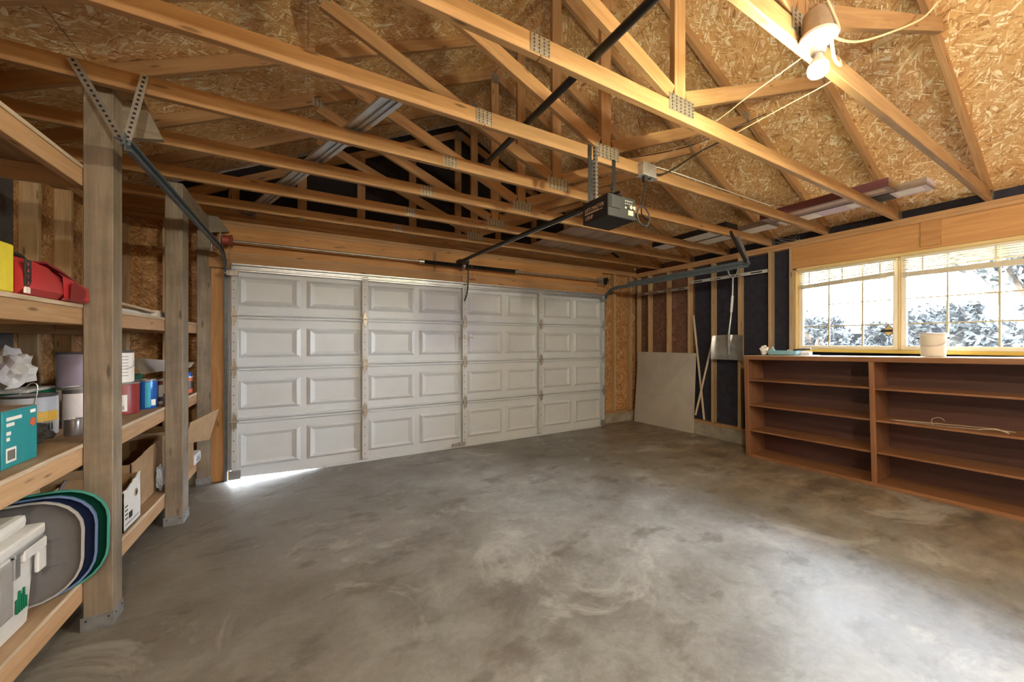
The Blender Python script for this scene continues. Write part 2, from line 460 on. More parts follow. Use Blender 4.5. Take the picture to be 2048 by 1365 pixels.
# ------------------------------------------------------------------ right wall
wr_o = bx('wall_right', (XR+.089, 3.80, .16), (XR+.11, YE+.1, 2.8), M_OSBD, None, 0, along=1)
tag(wr_o, 'right hand wall of bare studs and dark sheathing', 'wall', kind='structure')
# local frames so that the OSB pattern lies in the sheet
bx('black_sheathing', (XR+.089, 2.36, .16), (XR+.11, 3.80, 2.8), M_BLACK, wr_o, 0)
bx('sheathing_panel', (XR+.089, YB, .16), (XR+.11, .20, 2.8), M_BLACK, wr_o, 0)
bx('sheathing_panel', (XR+.089, .20, .16), (XR+.11, 2.36, 1.33), M_BLACK, wr_o, 0)
bx('sheathing_panel', (XR+.10, .20, 2.30), (XR+.11, 2.36, 2.8), M_BLACK, wr_o, 0)
bx('stem_wall', (XR-.01, YB, -.1), (XR+.14, YE+.14, .18), M_STEM, wr_o, .006)
bx('sill_plate', (XR, 2.3, .18), (XR+.089, YE, .218), M_PLATE, wr_o)
for y in (2.327, 2.365, 2.615, 3.02, 3.426, 3.83, 4.24, 4.645):
    bx('stud', (XR, y, .218), (XR+.089, y+.038, 2.582 if y > 2.35 else 2.30), M_STUD, wr_o)
bx('stud', (XR, YE-.05, .218), (XR+.089, YE-.012, 2.582), M_STUD, wr_o)
bx('top_plate', (XR, YB, 2.582), (XR+.089, YE+.089, 2.620), M_PLATE, wr_o)
bx('top_plate', (XR, YB, 2.620), (XR+.089, YE+.089, 2.658), M_PLATE, wr_o)
for y in (.16, -.26, -.67, -1.08, -1.5, -1.9):
    bx('stud', (XR, y, .18), (XR+.089, y+.038, 2.582), M_STUD, wr_o)
hd = bx('header', (XR-.004, .12, 2.318), (XR+.04, 2.365, 2.580), M_HEAD, wr_o, .003)
bx('header_block', (XR-.022, 1.085, 2.345), (XR-.004, 1.225, 2.585), M_HEAD, wr_o, .002, along=1)
bx('header_ledger', (XR+.012, .12, 2.282), (XR+.05, 2.327, 2.318), M_WINWOOD, wr_o)
bx('window_stud_trim', (XR-.004, 2.318, 1.33), (XR+.09, 2.333, 2.282), M_WINWOOD, wr_o)
bx('window_sill', (XR-.012, .12, 1.298), (XR+.10, 2.327, 1.332), M_SILL, wr_o)

# ------------------------------------------------------------------ window
def window(name, y0, y1, cols, label):
    z0, z1 = 1.332, 2.30
    X0, X1 = XR+.052, XR+.098
    w = MB(); t = .042
    w.box((X0, y0, z0), (X1, y1, z0+t), .004).box((X0, y0, z1-t), (X1, y1, z1), .004)
    w.box((X0, y0, z0+t), (X1, y0+t, z1-t), .004).box((X0, y1-t, z0+t), (X1, y1, z1-t), .004)
    o = w.build(name, M_VINYL, origin=(X0, (y0+y1)/2, z0)); tag(o, label, 'window', kind='structure')
    g = bx('pane', (X0+.022, y0+t, z0+t), (X0+.026, y1-t, z1-t), M_GLASS, o, 0)
    mu = MB()
    for c in cols: mu.box((X0+.014, c-.007, z0+t), (X0+.034, c+.007, z1-t))
    for z in (1.60, 1.855, 2.09): mu.box((X0+.016, y0+t, z-.0055), (X0+.032, y1-t, z+.0055))
    mu.build('muntin_grid', M_MUNTIN, o)
    return o
w1 = window('window_1', 1.405, 2.316, (1.70, 2.01), 'left sash of the wide window with a leaning blind and a diamond sticker')
w2 = window('window_2', .13, 1.385, (.445, .745, 1.06), 'right sash of the wide window with a tree outside')
bx('mullion', (XR+.045, 1.386, 1.332), (XR+.098, 1.404, 2.30), M_WINWOOD, w1)
# diamond sticker with a dark band
dm = MB(); cy, cz, xx = 1.484, 1.533, XR+.072
dm.prism([(cy-.055, cz), (cy, cz-.066), (cy+.055, cz), (cy, cz+.066)], 'x', xx-.0015, xx)
dm.mat(1).prism([(cy-.047, cz), (cy, cz-.056), (cy+.047, cz), (cy, cz+.056)], 'x', xx-.0025, xx-.0015)
dm.mat(0).box((xx-.004, cy-.062, cz-.013), (xx-.0025, cy+.062, cz+.013))
dm.build('diamond_sticker', [M_BLKPRINT, plain('sticker_tan', (.62, .48, .22), .5)], w1)

def blind(name, y0, y1, ztop, zbot, slope, label):
    """raised venetian blind: head rail, open slats, bunched bottom"""
    e = empty(name, (XR+.025, (y0+y1)/2, ztop), label, 'window blind', 'venetian blinds in the garage window')
    xa, xb = XR+.008, XR+.046
    bx('head_rail', (xa, y0, ztop-.028), (xb, y1, ztop), M_BLIND, e, .002)
    sl = MB(); n = 5
    zt = ztop-.034
    zs = zbot+.064
    for i in range(n):
        f = (i+.5)/n
        za = zt + (zs-zt)*f
        vs = []
        k = slope*f
        for (y, dz) in ((y0+.01, k), (y1-.01, -k)):
            vs.append((y, za+dz))
        for (xq, zz) in ((0, 0),):
            M = Matrix.Identity(4)
        p = [(xa+.008, .0062), (xa+.018, .0012), (xb-.010, -.0062)]
        rr = []
        for y, z in vs:
            rr.append([V((q[0], y, z+q[1])) for q in p] + [V((q[0], y, z+q[1]-.0012)) for q in p[::-1]])
        sl.rings(rr)
    sl.build('slats', M_BLIND, e)
    bn = MB()
    for i in range(9):
        z = zbot + .0055*i
        rr = []
        for y, k in ((y0+.01, slope), (y1-.01, -slope)):
            rr.append([V((xa+.003, y, z+k)), V((xb-.003, y, z+k)), V((xb-.003, y, z+k+.0045)), V((xa+.003, y, z+k+.0045))])
        bn.rings(rr)
    bn.build('bunched_slats', M_BLIND, e)
    for t in (.13, .5, .87):
        y = y0+(y1-y0)*t; cd = MB()
        cd.box((xa-.001, y-.006, zbot+slope*(1-2*t)), (xa+.0005, y+.006, ztop-.02))
        cd.build('ladder_tape', M_BLIND, e)
    wd = MB(); yw = y1-.06 if name != 'x' else y1
    wd.cyl((xa-.006, yw, ztop-.03), (xa-.004, yw, zbot-.05), .003, 8)
    wd.build('tilt_wand', M_WHITEP, e)
    return e
blind('window_blind', 1.42, 2.30, 2.280, 2.075, .020, 'half raised cream blind sagging to one side over the left sash')
blind('window_blind', .14, 1.375, 2.280, 2.072, .0, 'level raised cream blind over the right sash')

# ------------------------------------------------------------------ far (door) wall
wf = MB(); wf.box((XL-.1, YE+.089, -.1), (-.80, YE+.11, 2.75))
wf_o = wf.build('wall_front', M_OSBW); tag(wf_o, 'door wall with its header lumber and corner studs', 'wall', kind='structure')
sh = bx('corner_sheathing', (4.30, YE+.089, .15), (XR+.1, YE+.11, 2.62), M_OSBW, wf_o, 0, along=2)
bx('stem_wall', (4.30, YE-.01, -.1), (XR+.1, YE+.14, .16), M_STEM, wf_o, .006)
bx('stem_wall', (XL-.1, YE-.01, -.1), (-.80, YE+.14, .16), M_STEM, wf_o, .006)
bx('sill_plate', (4.32, YE, .16), (XR+.09, YE+.089, .198), M_PLATE, wf_o)
for x in (4.275, 4.60, 4.985): bx('stud', (x, YE, .198), (x+.038, YE+.089, 2.60), M_STUD, wf_o)
for x in (-1.50, -1.215, -.80, -.762): bx('stud', (x, YE, .16), (x+.038, YE+.089, 2.60), M_STUD, wf_o)
bx('door_jamb', (-.86, YE-.038, 0), (-.70, YE, 2.33), M_JAMB, wf_o)
bx('door_jamb', (4.25, YE-.038, .0), (4.31, YE, 2.33), M_JAMB, wf_o)
bx('door_stop', (-.74, 4.897, .10), (-.63, 4.921, 2.2), M_DOORS, wf_o)
bx('door_stop', (4.19, 4.897, .0), (4.30, 4.921, 2.2), M_DOORS, wf_o)
bx('door_stop', (-.74, 4.897, 2.17), (4.30, 4.921, 2.33), M_DOORS, wf_o)
for a, b in ((-.86, 1.77), (1.773, 4.31)):
    bx('head_jamb', (a, YE-.085, 2.165), (b, YE, 2.322), M_JAMB, wf_o)
bx('door_header', (-.80, YE-.02, 2.322), (4.31, YE+.089, 2.60), M_HEAD, wf_o)
bx('header_block', (1.40, YE-.024, 2.322), (1.44, YE-.02, 2.60), M_CARDD, wf_o, 0)
for (z, d, seams) in ((2.600, -.01, (XL, 2.95, XR)), (2.640, .0, (XL, 3.9, XR)), (2.680, -.006, (XL, 1.1, XR)), (2.70, .01, ())):
    for a, b in zip(seams, seams[1:]):
        bx('top_plate', (a+.001, YE+d, z), (b-.001, YE+.089, z+.038), M_PLATE, wf_o)

# black gable above the plates, with its studs
gb = MB(); yg = YE+.12
gb.prism([(XL-.35, 2.55), (XR+.35, 2.55), (XR+.35, roof_z(XR+.35)), (XK, roof_z(XK)), (XL-.35, roof_z(XL-.35))], 'y', yg, yg+.02)
gb_o = gb.build('wall_gable', M_GABLE); tag(gb_o, 'black sheathed gable triangle above the garage door', 'wall', kind='structure')
bx('gable_chord', (XL, YE+.03, 2.722), (XR, YE+.118, 2.80), M_TRUSS, gb_o)
for i in range(-1, 10):
    x = -.72+.6096*i
    if x < XL+.3 or x > XR-.3: continue
    bx('stud', (x, YE+.03, 2.80), (x+.089, YE+.068, roof_z(x if x < XK else x+.089)-.11), M_TRUSS, gb_o)
for sgn in (-1, 1):
    xe = XL-.05 if sgn < 0 else XR+.05
    p0 = V((XK, YE+.05, roof_z(XK)-.165)); p1 = V((xe, YE+.05, roof_z(xe)-.165))
    board('rake_chord', p0, p1, .089, .038, M_TRUSS, gb_o)
mp = MB(); mp.box((1.725, YE+.026, 4.20), (1.835, YE+.03, 4.30)); mp.build('connector_plate', M_NAIL, gb_o)
for i in range(0, 8):
    x = -.72+.6096*i
    mp = MB(); mp.box((x+.02, YE+.027, 2.765), (x+.07, YE+.03, 2.84)); mp.build('connector_plate', M_NAIL, gb_o)

# ------------------------------------------------------------------ left wall
wl_o = bx('wall_left', (XL-.11, 3.86, .15), (XL-.089, YE+.1, 2.8), M_OSBW, None, 0, along=1)
tag(wl_o, 'left hand wall of bare studs behind the storage shelves', 'wall', kind='structure')
bx('dark_sheathing', (XL-.11, YB, .15), (XL-.089, 3.86, 2.8), M_GREYB, wl_o, 0)
bx('stem_wall', (XL-.14, YB, -.1), (XL+.01, YE+.14, .16), M_STEM, wl_o, .006)
bx('sill_plate', (XL-.089, YB, .16), (XL, YE, .198), M_PLATE, wl_o)
for y in [4.72-.41*i for i in range(16)]:
    bx('stud', (XL-.089, y, .198), (XL, y+.038, 2.582), M_STUD, wl_o)
bx('top_plate', (XL-.089, YB, 2.582), (XL, YE, 2.620), M_PLATE, wl_o)
bx('top_plate', (XL-.089, YB, 2.620), (XL, YE, 2.658), M_PLATE, wl_o)

# rear wall (behind the camera)
wb_o = bx('wall_back', (XL-.1, YB-.12, -.1), (1.9, YB-.1, 2.8), M_OSBW, None, 0, along=0)
tag(wb_o, 'rear wall of the garage behind the camera', 'wall', kind='structure')
bx('sheathing_panel', (3.1, YB-.12, -.1), (XR+.1, YB-.1, 2.8), M_OSBW, wb_o, 0)
bx('sheathing_panel', (1.9, YB-.12, -.1), (3.1, YB-.1, 2.8), M_OSBW, wb_o, 0, along=0)
gb2 = MB(); gb2.prism([(XL-.35, 2.55), (XR+.35, 2.55), (XR+.35, roof_z(XR+.35)), (XK, roof_z(XK)), (XL-.35, roof_z(XL-.35))], 'y', YB-.12, YB-.1)
gb2.build('gable_sheathing', M_OSBW, wb_o)

# ------------------------------------------------------------------ roof sheathing
for sgn in (-1, 1):
    xe = -2.15 if sgn < 0 else 5.72
    L = math.hypot(xe-XK, roof_z(xe)-roof_z(XK)); yl = YE+.3-YB+.3
    X = V((xe-XK, 0, roof_z(xe)-roof_z(XK))).normalized()
    Z = V((-X.z, 0, X.x)) if sgn > 0 else V((X.z, 0, -X.x))
    Y = Z.cross(X)
    mid = V((XK, (YE+YB)/2, roof_z(XK))) + X*L/2 + Z*.007
    m = MB(); m.box((-L/2, -yl/2, -.006), (L/2, yl/2, .006))
    R = Matrix((X, Y, Z)).transposed().to_4x4()
    o = m.build('ceiling', M_OSB, M=Matrix.Translation(mid) @ R)
    tag(o, 'left roof slope of bare strand board panels' if sgn < 0 else 'right roof slope of bare strand board panels', 'ceiling', kind='structure')
    bx('ridge_strip', (XK-.09, YB-.2, roof_z(XK)+.016), (XK+.09, YE+.25, roof_z(XK)+.03), M_OSBD, o, 0) if sgn > 0 else None
    if sgn > 0:
        ev = bx('eave_board', (5.30, YB, 2.60), (5.32, YE+.1, 2.86), M_OSBD, wr_o, 0)
    else:
        bx('eave_board', (XL-.19, YB, 2.60), (XL-.17, YE+.1, 2.86), M_OSBD, wl_o, 0)

# ------------------------------------------------------------------ roof trusses
def plate(parent, x0, x1, z0, z1, y, cols=5):
    m = MB(); m.box((x0, y-.0022, z0), (x1, y, z1))
    m.mat(1)
    w = (x1-x0)/cols
    rows = max(2, int((z1-z0)/.016))
    for c in range(cols):
        for r in range(rows):
            xa = x0+w*(c+.62); za = z0+(z1-z0)*(r+.25)/rows
            m.box((xa, y-.0032, za), (xa+w*.26, y-.0022, za+(z1-z0)/rows*.5))
    return m.build('gusset_plate', [M_NAIL, M_NAILD], parent)
TL = ['roof truss nearest the camera, carrying the lit bulb',
      'second roof truss from the camera, between the bulb and the door opener',
      'third roof truss from the camera, holding the straps of the door opener',
      'fourth roof truss from the camera, passing over the nearest shelf post',
      'fifth roof truss from the camera, midway between opener and gable',
      'sixth roof truss from the camera, its peak visible below the roof boards',
      'seventh and farthest roof truss, right in front of the black gable']
def truss(i):
    y = TY[i]; yc = y+.019
    t = empty('roof_truss', (XK, yc, ZC), TL[i], 'roof truss', 'roof trusses')
    xl, xr = XL-.10, XR+.10
    bc0 = bx('bottom_chord', (xl, y, ZC), (.862, y+.038, ZC+.089), M_TRUSS, t)
    bx('bottom_chord', (.864, y, ZC), (xr, y+.038, ZC+.089), M_TRUSS, t)
    for sgn in (-1, 1):
        xe = XL-.42 if sgn < 0 else XR+.42
        dz = .0495
        board('top_chord', (XK, yc, roof_z(XK)-dz), (xe, yc, roof_z(xe)-dz), .089, .038, M_TRUSS, t)
    bx('king_post', (XK-.0445, y, ZC+.089), (XK+.0445, y+.038, roof_z(XK)-.105), M_TRUSS, t, along=2)
    xq = .07 if True else 0
    zq = roof_z(xq)-.13
    board('web', (XK-.06, yc, ZC+.135), (xq, yc, zq), .089, .037, M_TRUSS, t)
    xq2 = 2*XK-xq
    yo = -.037 if i == 0 else 0
    if i == 0: board('web', (XK+.06, yc+yo, ZC+.135), (xq2+.06, yc+yo, zq+.01), .089, .037, M_TRUSS, t)
    else: board('web', (XK+.06, yc, ZC+.135), (xq2, yc, zq), .089, .037, M_TRUSS, t)
    plate(t, XK-.095, XK+.115, ZC+.036, ZC+.128, y, 6)
    plate(t, .81, .91, ZC+.006, ZC+.086, y, 4)
    plate(t, XK-.045, XK+.045, roof_z(XK)-.16, roof_z(XK)-.05, y, 4)
    plate(t, xq-.045, xq+.045, zq+.005, zq+.075, y, 3)
    if i: plate(t, xq2-.045, xq2+.045, zq+.005, zq+.075, y, 3)
    plate(t, XR+.0, XR+.075, ZC+.0, ZC+.092, y, 3)
    return t
TR = [truss(i) for i in range(7)]

# ------------------------------------------------------------------ garage door
DY = 4.858
d = empty('door_1', (1.78, DY, 0), 'white four section raised panel garage door', 'garage door'); d['kind'] = 'structure'
BAYS = [(-.628, .548), (.604, 1.755), (1.838, 2.945), (3.022, 4.195)]
BAYS = [(-.645+.012, .565-.035), (.565+.035, 1.79-.045), (1.79+.045, 2.985-.04), (2.985+.04, 4.215-.03)]
ZS = [.02, .612, 1.148, 1.680, 2.205]
def section(k):
    z0, z1 = ZS[k], ZS[k+1]
    m = MB(); B = m.bm
    x0, x1 = -.678, 4.235
    zb = (lambda x: .034 + (.0005-.034)*max(0, min(1, (x+.678)/.85))) if k == 0 else (lambda x: z0)
    # back slab
    NX = 24
    rr = []
    for i in range(NX+1):
        x = x0+(x1-x0)*i/NX
        rr.append([V((x, DY, zb(x))), V((x, DY, z1)), V((x, DY+.012, z1)), V((x, DY+.012, z1+(.012 if k < 3 else 0))), V((x, DY+.026, z1+(.012 if k < 3 else 0))), V((x, DY+.026, z1)), V((x, DY+.035, z1)), V((x, DY+.035, zb(x)))])
    m.rings(rr)
    # ridge rings standing proud of the sheet
    for a, b in BAYS:
        g = .055; w = (b-a-g)/2
        for px0 in (a, a+w+g):
            px1 = px0+w
            pz0, pz1 = z0+.105, z1-.115
            hs = []
            for q, dpt in ((0, 0), (.036, .021), (.080, .001)):
                qz = q*.72
                hs.append([V((px0+q, DY-dpt-.0004, pz0+qz)), V((px1-q, DY-dpt-.0004, pz0+qz)), V((px1-q, DY-dpt-.0004, pz1-qz)), V((px0+q, DY-dpt-.0004, pz1-qz))])
            m.rings(hs, caps=False)
            m._f([B.faces.new([B.verts.new(p) for p in hs[-1]])])
    # rolled lips along top and bottom
    if k: m.box((x0, DY-.032, z0+.006), (x1, DY, z0+.029), .005)
    else: m.box((.15, DY-.02, .001), (x1, DY, .03), .004)
    if k < 3: m.box((x0, DY-.028, z1-.028), (x1, DY, z1-.005), .005)
    o = m.build('door_section', M_DOORW, d, sm=25)
    return o
secs = [section(k) for k in range(4)]
STX = [-.645, .565, 1.79, 2.985, 4.215]
for si, x in enumerate(STX):
    w = .026 if si in (0, 4) else .034
    for k in range(4):
        z0, z1 = ZS[k]+.028, ZS[k+1]-.028
        m = MB(); m.box((x-w, DY-.058, z0), (x+w, DY, z1), .003)
        m.mat(1)
        for j in range(5):
            z = z0+.06+(z1-z0-.12)*j/4
            m.cyl((x-.005, DY-.0605, z), (x-.005, DY-.057, z), .006, 8)
        m.build('stile', [M_DOORS, M_TIND], secs[k])
def hinge(x, z, parent):
    m = MB(); y = DY-.060
    for s_ in (1, -1):
        m.prism([(x-.026, z+s_*.008), (x+.026, z+s_*.008), (x+.013, z+s_*.075), (x-.013, z+s_*.075)], 'y', y-.003, y)
        m.prism([(x-.026, z+s_*.004), (x-.020, z+s_*.004), (x-.010, z+s_*.07), (x-.013, z+s_*.072)], 'y', y-.018, y-.003)
        m.prism([(x+.020, z+s_*.004), (x+.026, z+s_*.004), (x+.013, z+s_*.072), (x+.010, z+s_*.07)], 'y', y-.018, y-.003)
    m.cyl((x-.036, y-.010, z), (x+.036, y-.010, z), .008, 10)
    m.build('hinge', M_STEEL, parent)
for k in (1, 2, 3):
    for x in STX: hinge(x, ZS[k], secs[k])
m = MB()
m.prism([(DY-.046, 2.135), (DY-.046, 2.148), (DY-.075, 2.150), (DY-.075, 2.160), (DY-.052, 2.166), (DY-.052, 2.185), (DY-.078, 2.192), (DY-.078, 2.206), (DY-.04, 2.212), (DY-.02, 2.212), (DY-.02, 2.135)], 'x', -.66, 4.225)
m.build('top_strut', M_GALV, d)
for x in (-.645, 4.215):
    m = MB(); m.box((x-.045, DY-.062, .03), (x+.05, DY-.046, .12), .002); m.build('bottom_bracket', M_BRKT, d)
    m = MB(); m.box((x-.06, DY-.09, 2.08), (x+.03, DY-.046, 2.13), .002).cyl((x-.08, DY-.07, 2.105), (x-.02, DY-.07, 2.105), .018); m.build('top_roller_bracket', M_STEEL, d)
m = MB(); m.box((1.62, DY-.055, .03), (1.79, DY-.02, .065), .003).box((1.70, DY-.06, .045), (1.80, DY-.05, .085), .003); m.build('bottom_bracket', M_STEEL, d)
m = MB(); m.cyl((1.80, DY-.075, 1.475), (1.80, DY-.045, 1.475), .022).box((1.70, DY-.078, 1.469), (1.90, DY-.070, 1.481), .002).cyl((1.80, DY-.06, 1.36), (1.80, DY-.045, 1.36), .018)
m.build('lock_handle', M_STEEL, d)
m = MB(); m.box((1.765, DY-.052, 2.0), (1.80, DY-.046, 2.20), .001).box((1.765, DY-.052, 1.70), (1.80, DY-.046, 2.0), .001); m.build('opener_bracket', M_GALV, d)

# ------------------------------------------------------------------ door tracks
def sweep(m, path, prof):
    """path in world (constant x), prof list of (dx, dn) with n the in-plane normal"""
    rs = []
    for i, p in enumerate(path):
        t = (path[min(i+1, len(path)-1)]-path[max(i-1, 0)]).normalized()
        nrm = V((0, t.z, -t.y))
        rs.append([p + V((a, 0, 0)) + nrm*b for a, b in prof])
    m.rings(rs)
def track(x, yv, zc, rad, zh, yend, inward, label, nm):
    e = empty('door_track', (x, yv, 0), label, 'garage door track', 'garage door tracks')
    pts = [V((x, yv, .0)), V((x, yv, zh-rad))]
    for i in range(1, 13):
        a = PI/2*i/12
        pts.append(V((x, yv-rad+rad*math.cos(a), zh-rad+rad*math.sin(a))))
    pts.append(V((x, yend, zh+zc)))
    m = MB(); s = inward; t = .0025
    prof = [(s*.022, -.026), (0, -.026), (0, .026), (s*.022, .026), (s*.022, .018), (s*(.022-t), .018), (s*(.022-t), .026-t), (s*t, .026-t), (s*t, -.026+t), (s*(.022-t), -.026+t), (s*(.022-t), -.018), (s*.022, -.018)]
    sweep(m, pts, prof)
    m.build('rail', M_GALVD, e, sm=30)
    # stiffening angle on the horizontal run
    m = MB(); ya, yb = yv-rad-.25, yend
    za, zb_ = zh+.0, zh+zc
    rr = []
    for (y, z) in ((ya, za), (yb, zb_)):
        q = [(-.001, .026), (-.001, .062), (-.004, .062), (-.004, .029), (-.034, .029), (-.034, .026)]
        rr.append([V((x-s*a*-1 if False else x+s*a, y, z+b)) for a, b in q])
    m.rings(rr); m.build('stiffener_angle', M_GALVD, e)
    m = MB()
    for z in (.25, 1.0, 1.7):
        m.box((x-s*.05 if s > 0 else x, yv+.02, z), (x if s > 0 else x+.05, yv+.058, z+.05), .001)
    m.build('jamb_bracket', M_GALV, e)
    return e
def perf_strap(parent, p0, p1, w, side, name='hanger_strap', mat=None):
    """perforated angle from p0 to p1; wide leg faces `side`"""
    p0, p1 = V(p0), V(p1); X = (p1-p0).normalized(); Z = (V(side)-X*V(side).dot(X)).normalized(); Y = Z.cross(X); L = (p1-p0).length
    m = MB(); m.box((0, -w/2, 0), (L, w/2, .0025)).box((0, -w/2, -w*.7), (L, -w/2+.0025, 0))
    m.mat(1)
    n = int(L/.026)
    for i in range(n):
        xq = L*(i+.5)/n
        m.box((xq-.006, -.005, .0022), (xq+.006, .005, .0034))
        m.box((xq-.006, -w/2-.001, -w*.35-.005), (xq+.006, -w/2+.0003, -w*.35+.005))
    M = Matrix.Translation(p0) @ Matrix((X, Y, Z)).transposed().to_4x4()
    return m.build(name, [mat or M_GALV, M_DKHOLE], parent, M=M)
tl = track(-.735, 4.91, .02, .30, 2.315, 2.475, 1, 'galvanized track curving up the left side of the garage door', 'L')
perf_strap(tl, (-.945, 2.598, 2.735), (-.745, 2.50, 2.345), .034, (0, -1, .1))
perf_strap(tl, (-.70, 2.598, 2.74), (-.738, 2.50, 2.345), .030, (.2, -1, 0))
tr = track(4.325, 4.91, .0, .30, 2.300, 2.45, -1, 'galvanized track curving up the right side of the garage door', 'R')
perf_strap(tr, (4.22, 2.600, 2.71), (4.335, 2.46, 2.31), .03, (-.4, -1, 0), mat=M_BLKMETAL)
perf_strap(tr, (4.375, 2.600, 2.70), (4.352, 2.46, 2.31), .034, (-.3, -1, 0))

# ------------------------------------------------------------------ torsion shaft
ts = empty('torsion_spring_shaft', (1.76, 4.80, 2.43), 'steel torsion spring shaft above the garage door', 'garage door spring')
m = MB(); m.cyl((-.73, 4.80, 2.43), (4.30, 4.80, 2.43), .0125, 14); m.build('shaft', M_STEEL, ts, sm=40)
for a, b in ((1.215, 1.745), (1.80, 2.57)):
    m = MB(); n = int((b-a)/.0085); r = .026
    rs = []
    for i in range(n+1):
        for dr in (0, .004):
            xq = a+(b-a)*(i+(.0 if dr == 0 else .5))/(n+1)
            rs.append([V((xq, 4.80+(r-.004+dr)*math.cos(2*PI*q/12), 2.43+(r-.004+dr)*math.sin(2*PI*q/12))) for q in range(12)])
    m.rings(rs); m.build('torsion_spring', M_BLKMETAL, ts)
    m = MB(); e_ = a if a < 1.5 else b
    m.cyl((e_-.03, 4.80, 2.43), (e_+.03, 4.80, 2.43), .031, 14); m.build('winding_cone', M_STEEL, ts)
m = MB(); m.box((1.765, 4.80, 2.38), (1.775, YE-.02, 2.48)).lathe([(.047, 1.755), (.047, 1.785)], (0, 4.80, 2.43), axis='x'); m.build('center_bearing', M_STEEL, ts)
for x, mt in ((-.70, M_REDDRUM), (4.235, M_BLKMETAL)):
    m = MB(); m.lathe([(.03, x-.04), (.055, x-.035), (.050, x-.025), (.050, x+.02), (.062, x+.03), (.062, x+.036), (.02, x+.045)], (0, 4.80, 2.43), n=24, axis='x'); m.build('cable_drum', mt, ts, sm=40)
    m = MB(); m.box((x-.055, 4.77, 2.36), (x-.05, YE-.03, 2.50)); m.build('end_bearing_plate', M_GALV, ts)
    m = MB(); xx = x+.02; m.cyl((xx, 4.75, 2.42), (xx, 4.80, .12), .0025, 6); m.build('lift_cable', M_STEEL, ts)

# ------------------------------------------------------------------ door opener
op = empty('garage_door_opener', (1.72, 1.9, 2.21), 'black ceiling mounted garage door opener unit with rail', 'garage door opener')
OX0, OX1, OY0, OY1, OZ0, OZ1 = 1.60, 1.838, 1.782, 2.035, 2.210, 2.352
m = MB(); m.box((OX0, OY0, OZ0), (OX1, OY1, OZ1), .004); m.build('housing', plain('opener_black', (.008, .008, .011), .6), op)
m = MB(); m.box((OX0+.025, OY0-.004, OZ0+.055), (OX0+.10, OY0, OZ1-.012), .002); m.build('vent_cover', plain('opener_cover_black', (.012, .012, .014), .6), op)
m = MB(); m.box((OX0+.006, OY0-.003, OZ0+.055), (OX0+.022, OY0+.001, OZ1-.01)); m.build('lamp_slot', M_DKHOLE, op)
m = MB()
for i in range(4): m.box((OX1-.095+.018*i, OY0-.003, OZ1-.03), (OX1-.085+.018*i, OY0, OZ1-.022))
for i in range(4): m.box((OX1-.095+.018*i, OY0-.003, OZ1-.046), (OX1-.087+.018*i, OY0, OZ1-.040))
for i in range(2): m.lathe([(.012, OY0-.012), (.012, OY0)], (OX1-.05+.027*i, 0, OZ1-.065), axis='y', n=14)
m.box((OX1-.068, OY0-.003, OZ1-.115), (OX1-.022, OY0, OZ1-.082)).box((OX1-.095, OY0-.003, OZ1-.075), (OX1-.082, OY0, OZ1-.063))
m.build('terminal_panel', plain('terminal_cream', (.36, .34, .27), .6), op)
Ml = plain('opener_lettering', (.62, .42, .30), .5)
text('lettering', 'LIFT-MASTER', .034, facing((OX0-.0012, OY1-.025, OZ0+.075), (0, -1, 0), (0, 0, 1)), Ml, op, sx=.98)
text('lettering', '1/2HP', .034, facing((OX0-.0012, OY1-.025, OZ0+.022), (0, -1, 0), (0, 0, 1)), Ml, op)
m = MB(); m.box((OX0-.0012, OY0+.05, OZ0+.058), (OX0, OY1-.025, OZ0+.063)).box((OX0-.0012, OY0+.09, OZ0+.066), (OX0, OY1-.025, OZ0+.069)); m.build('lettering_rule', Ml, op)
# rail: T section
m = MB(); a = V((1.72, 1.80, 2.365)); b = V((1.745, 4.84, 2.488))
rr = []
for p in (a, b):
    q = [(-.019, 0), (.019, 0), (.019, .004), (.003, .006), (.003, .030), (-.003, .030), (-.003, .006), (-.019, .004)]
    rr.append([p+V((u, 0, w)) for u, w in q])
m.rings(rr); m.build('rail', M_BLKMETAL, op)
m = MB(); m.box((1.735, 2.4, 2.372), (1.742, 4.7, 2.374), M=Matrix.Translation((0, 0, 0)))
m.bm.free(); m = MB()
rr = [[p+V((u, 0, w)) for u, w in ((.006, -.008), (.016, -.008), (.016, -.001), (.006, -.001))] for p in (a+V((0, .35, .0127)), b-V((0, .12, .0044)))]
m.rings(rr); m.build('drive_chain', M_GALV, op)
m = MB(); m.box((1.715, 4.80, 2.484), (1.775, YE-.021, 2.52), .002).cyl((1.70, 4.84, 2.50), (1.79, 4.84, 2.50), .012); m.build('header_bracket', M_BLKMETAL, op)
m = MB(); m.box((1.715, 4.60, 2.43), (1.775, 4.72, 2.468), .003); m.build('trolley', M_BLKMETAL, op)
m = MB(); m.tube(spline([(1.79, 4.68, 2.45), (1.795, 4.70, 2.2), (1.795, 4.74, 2.06), (1.785, 4.79, 1.98), (1.785, 4.815, 1.965)], 6), .009, 8); m.build('door_arm', M_BLKMETAL, op, sm=50)
m = MB(); m.tube(spline([(1.83, 4.66, 2.44), (1.835, 4.655, 2.3), (1.835, 4.65, 2.245)], 4), .003, 6); m.box((1.80, 4.63, 2.225), (1.87, 4.66, 2.245), .004); m.build('release_cord', M_REDDRUM, op)
perf_strap(op, (1.628, 1.994, 2.355), (1.628, 1.994, 2.75), .03, (0, -1, 0), mat=M_BLKMETAL)
perf_strap(op, (1.665, 1.990, 2.30), (1.665, 1.990, 2.75), .03, (-1, -.4, 0))
perf_strap(op, (1.845, 1.994, 2.345), (1.845, 1.994, 2.70), .03, (0, -1, 0), mat=M_BLKMETAL)
m = MB(); m.box((1.60, 1.90, 2.352), (1.90, 1.98, 2.358), .001); m.build('mount_bracket', M_GALV, op)
m = MB()
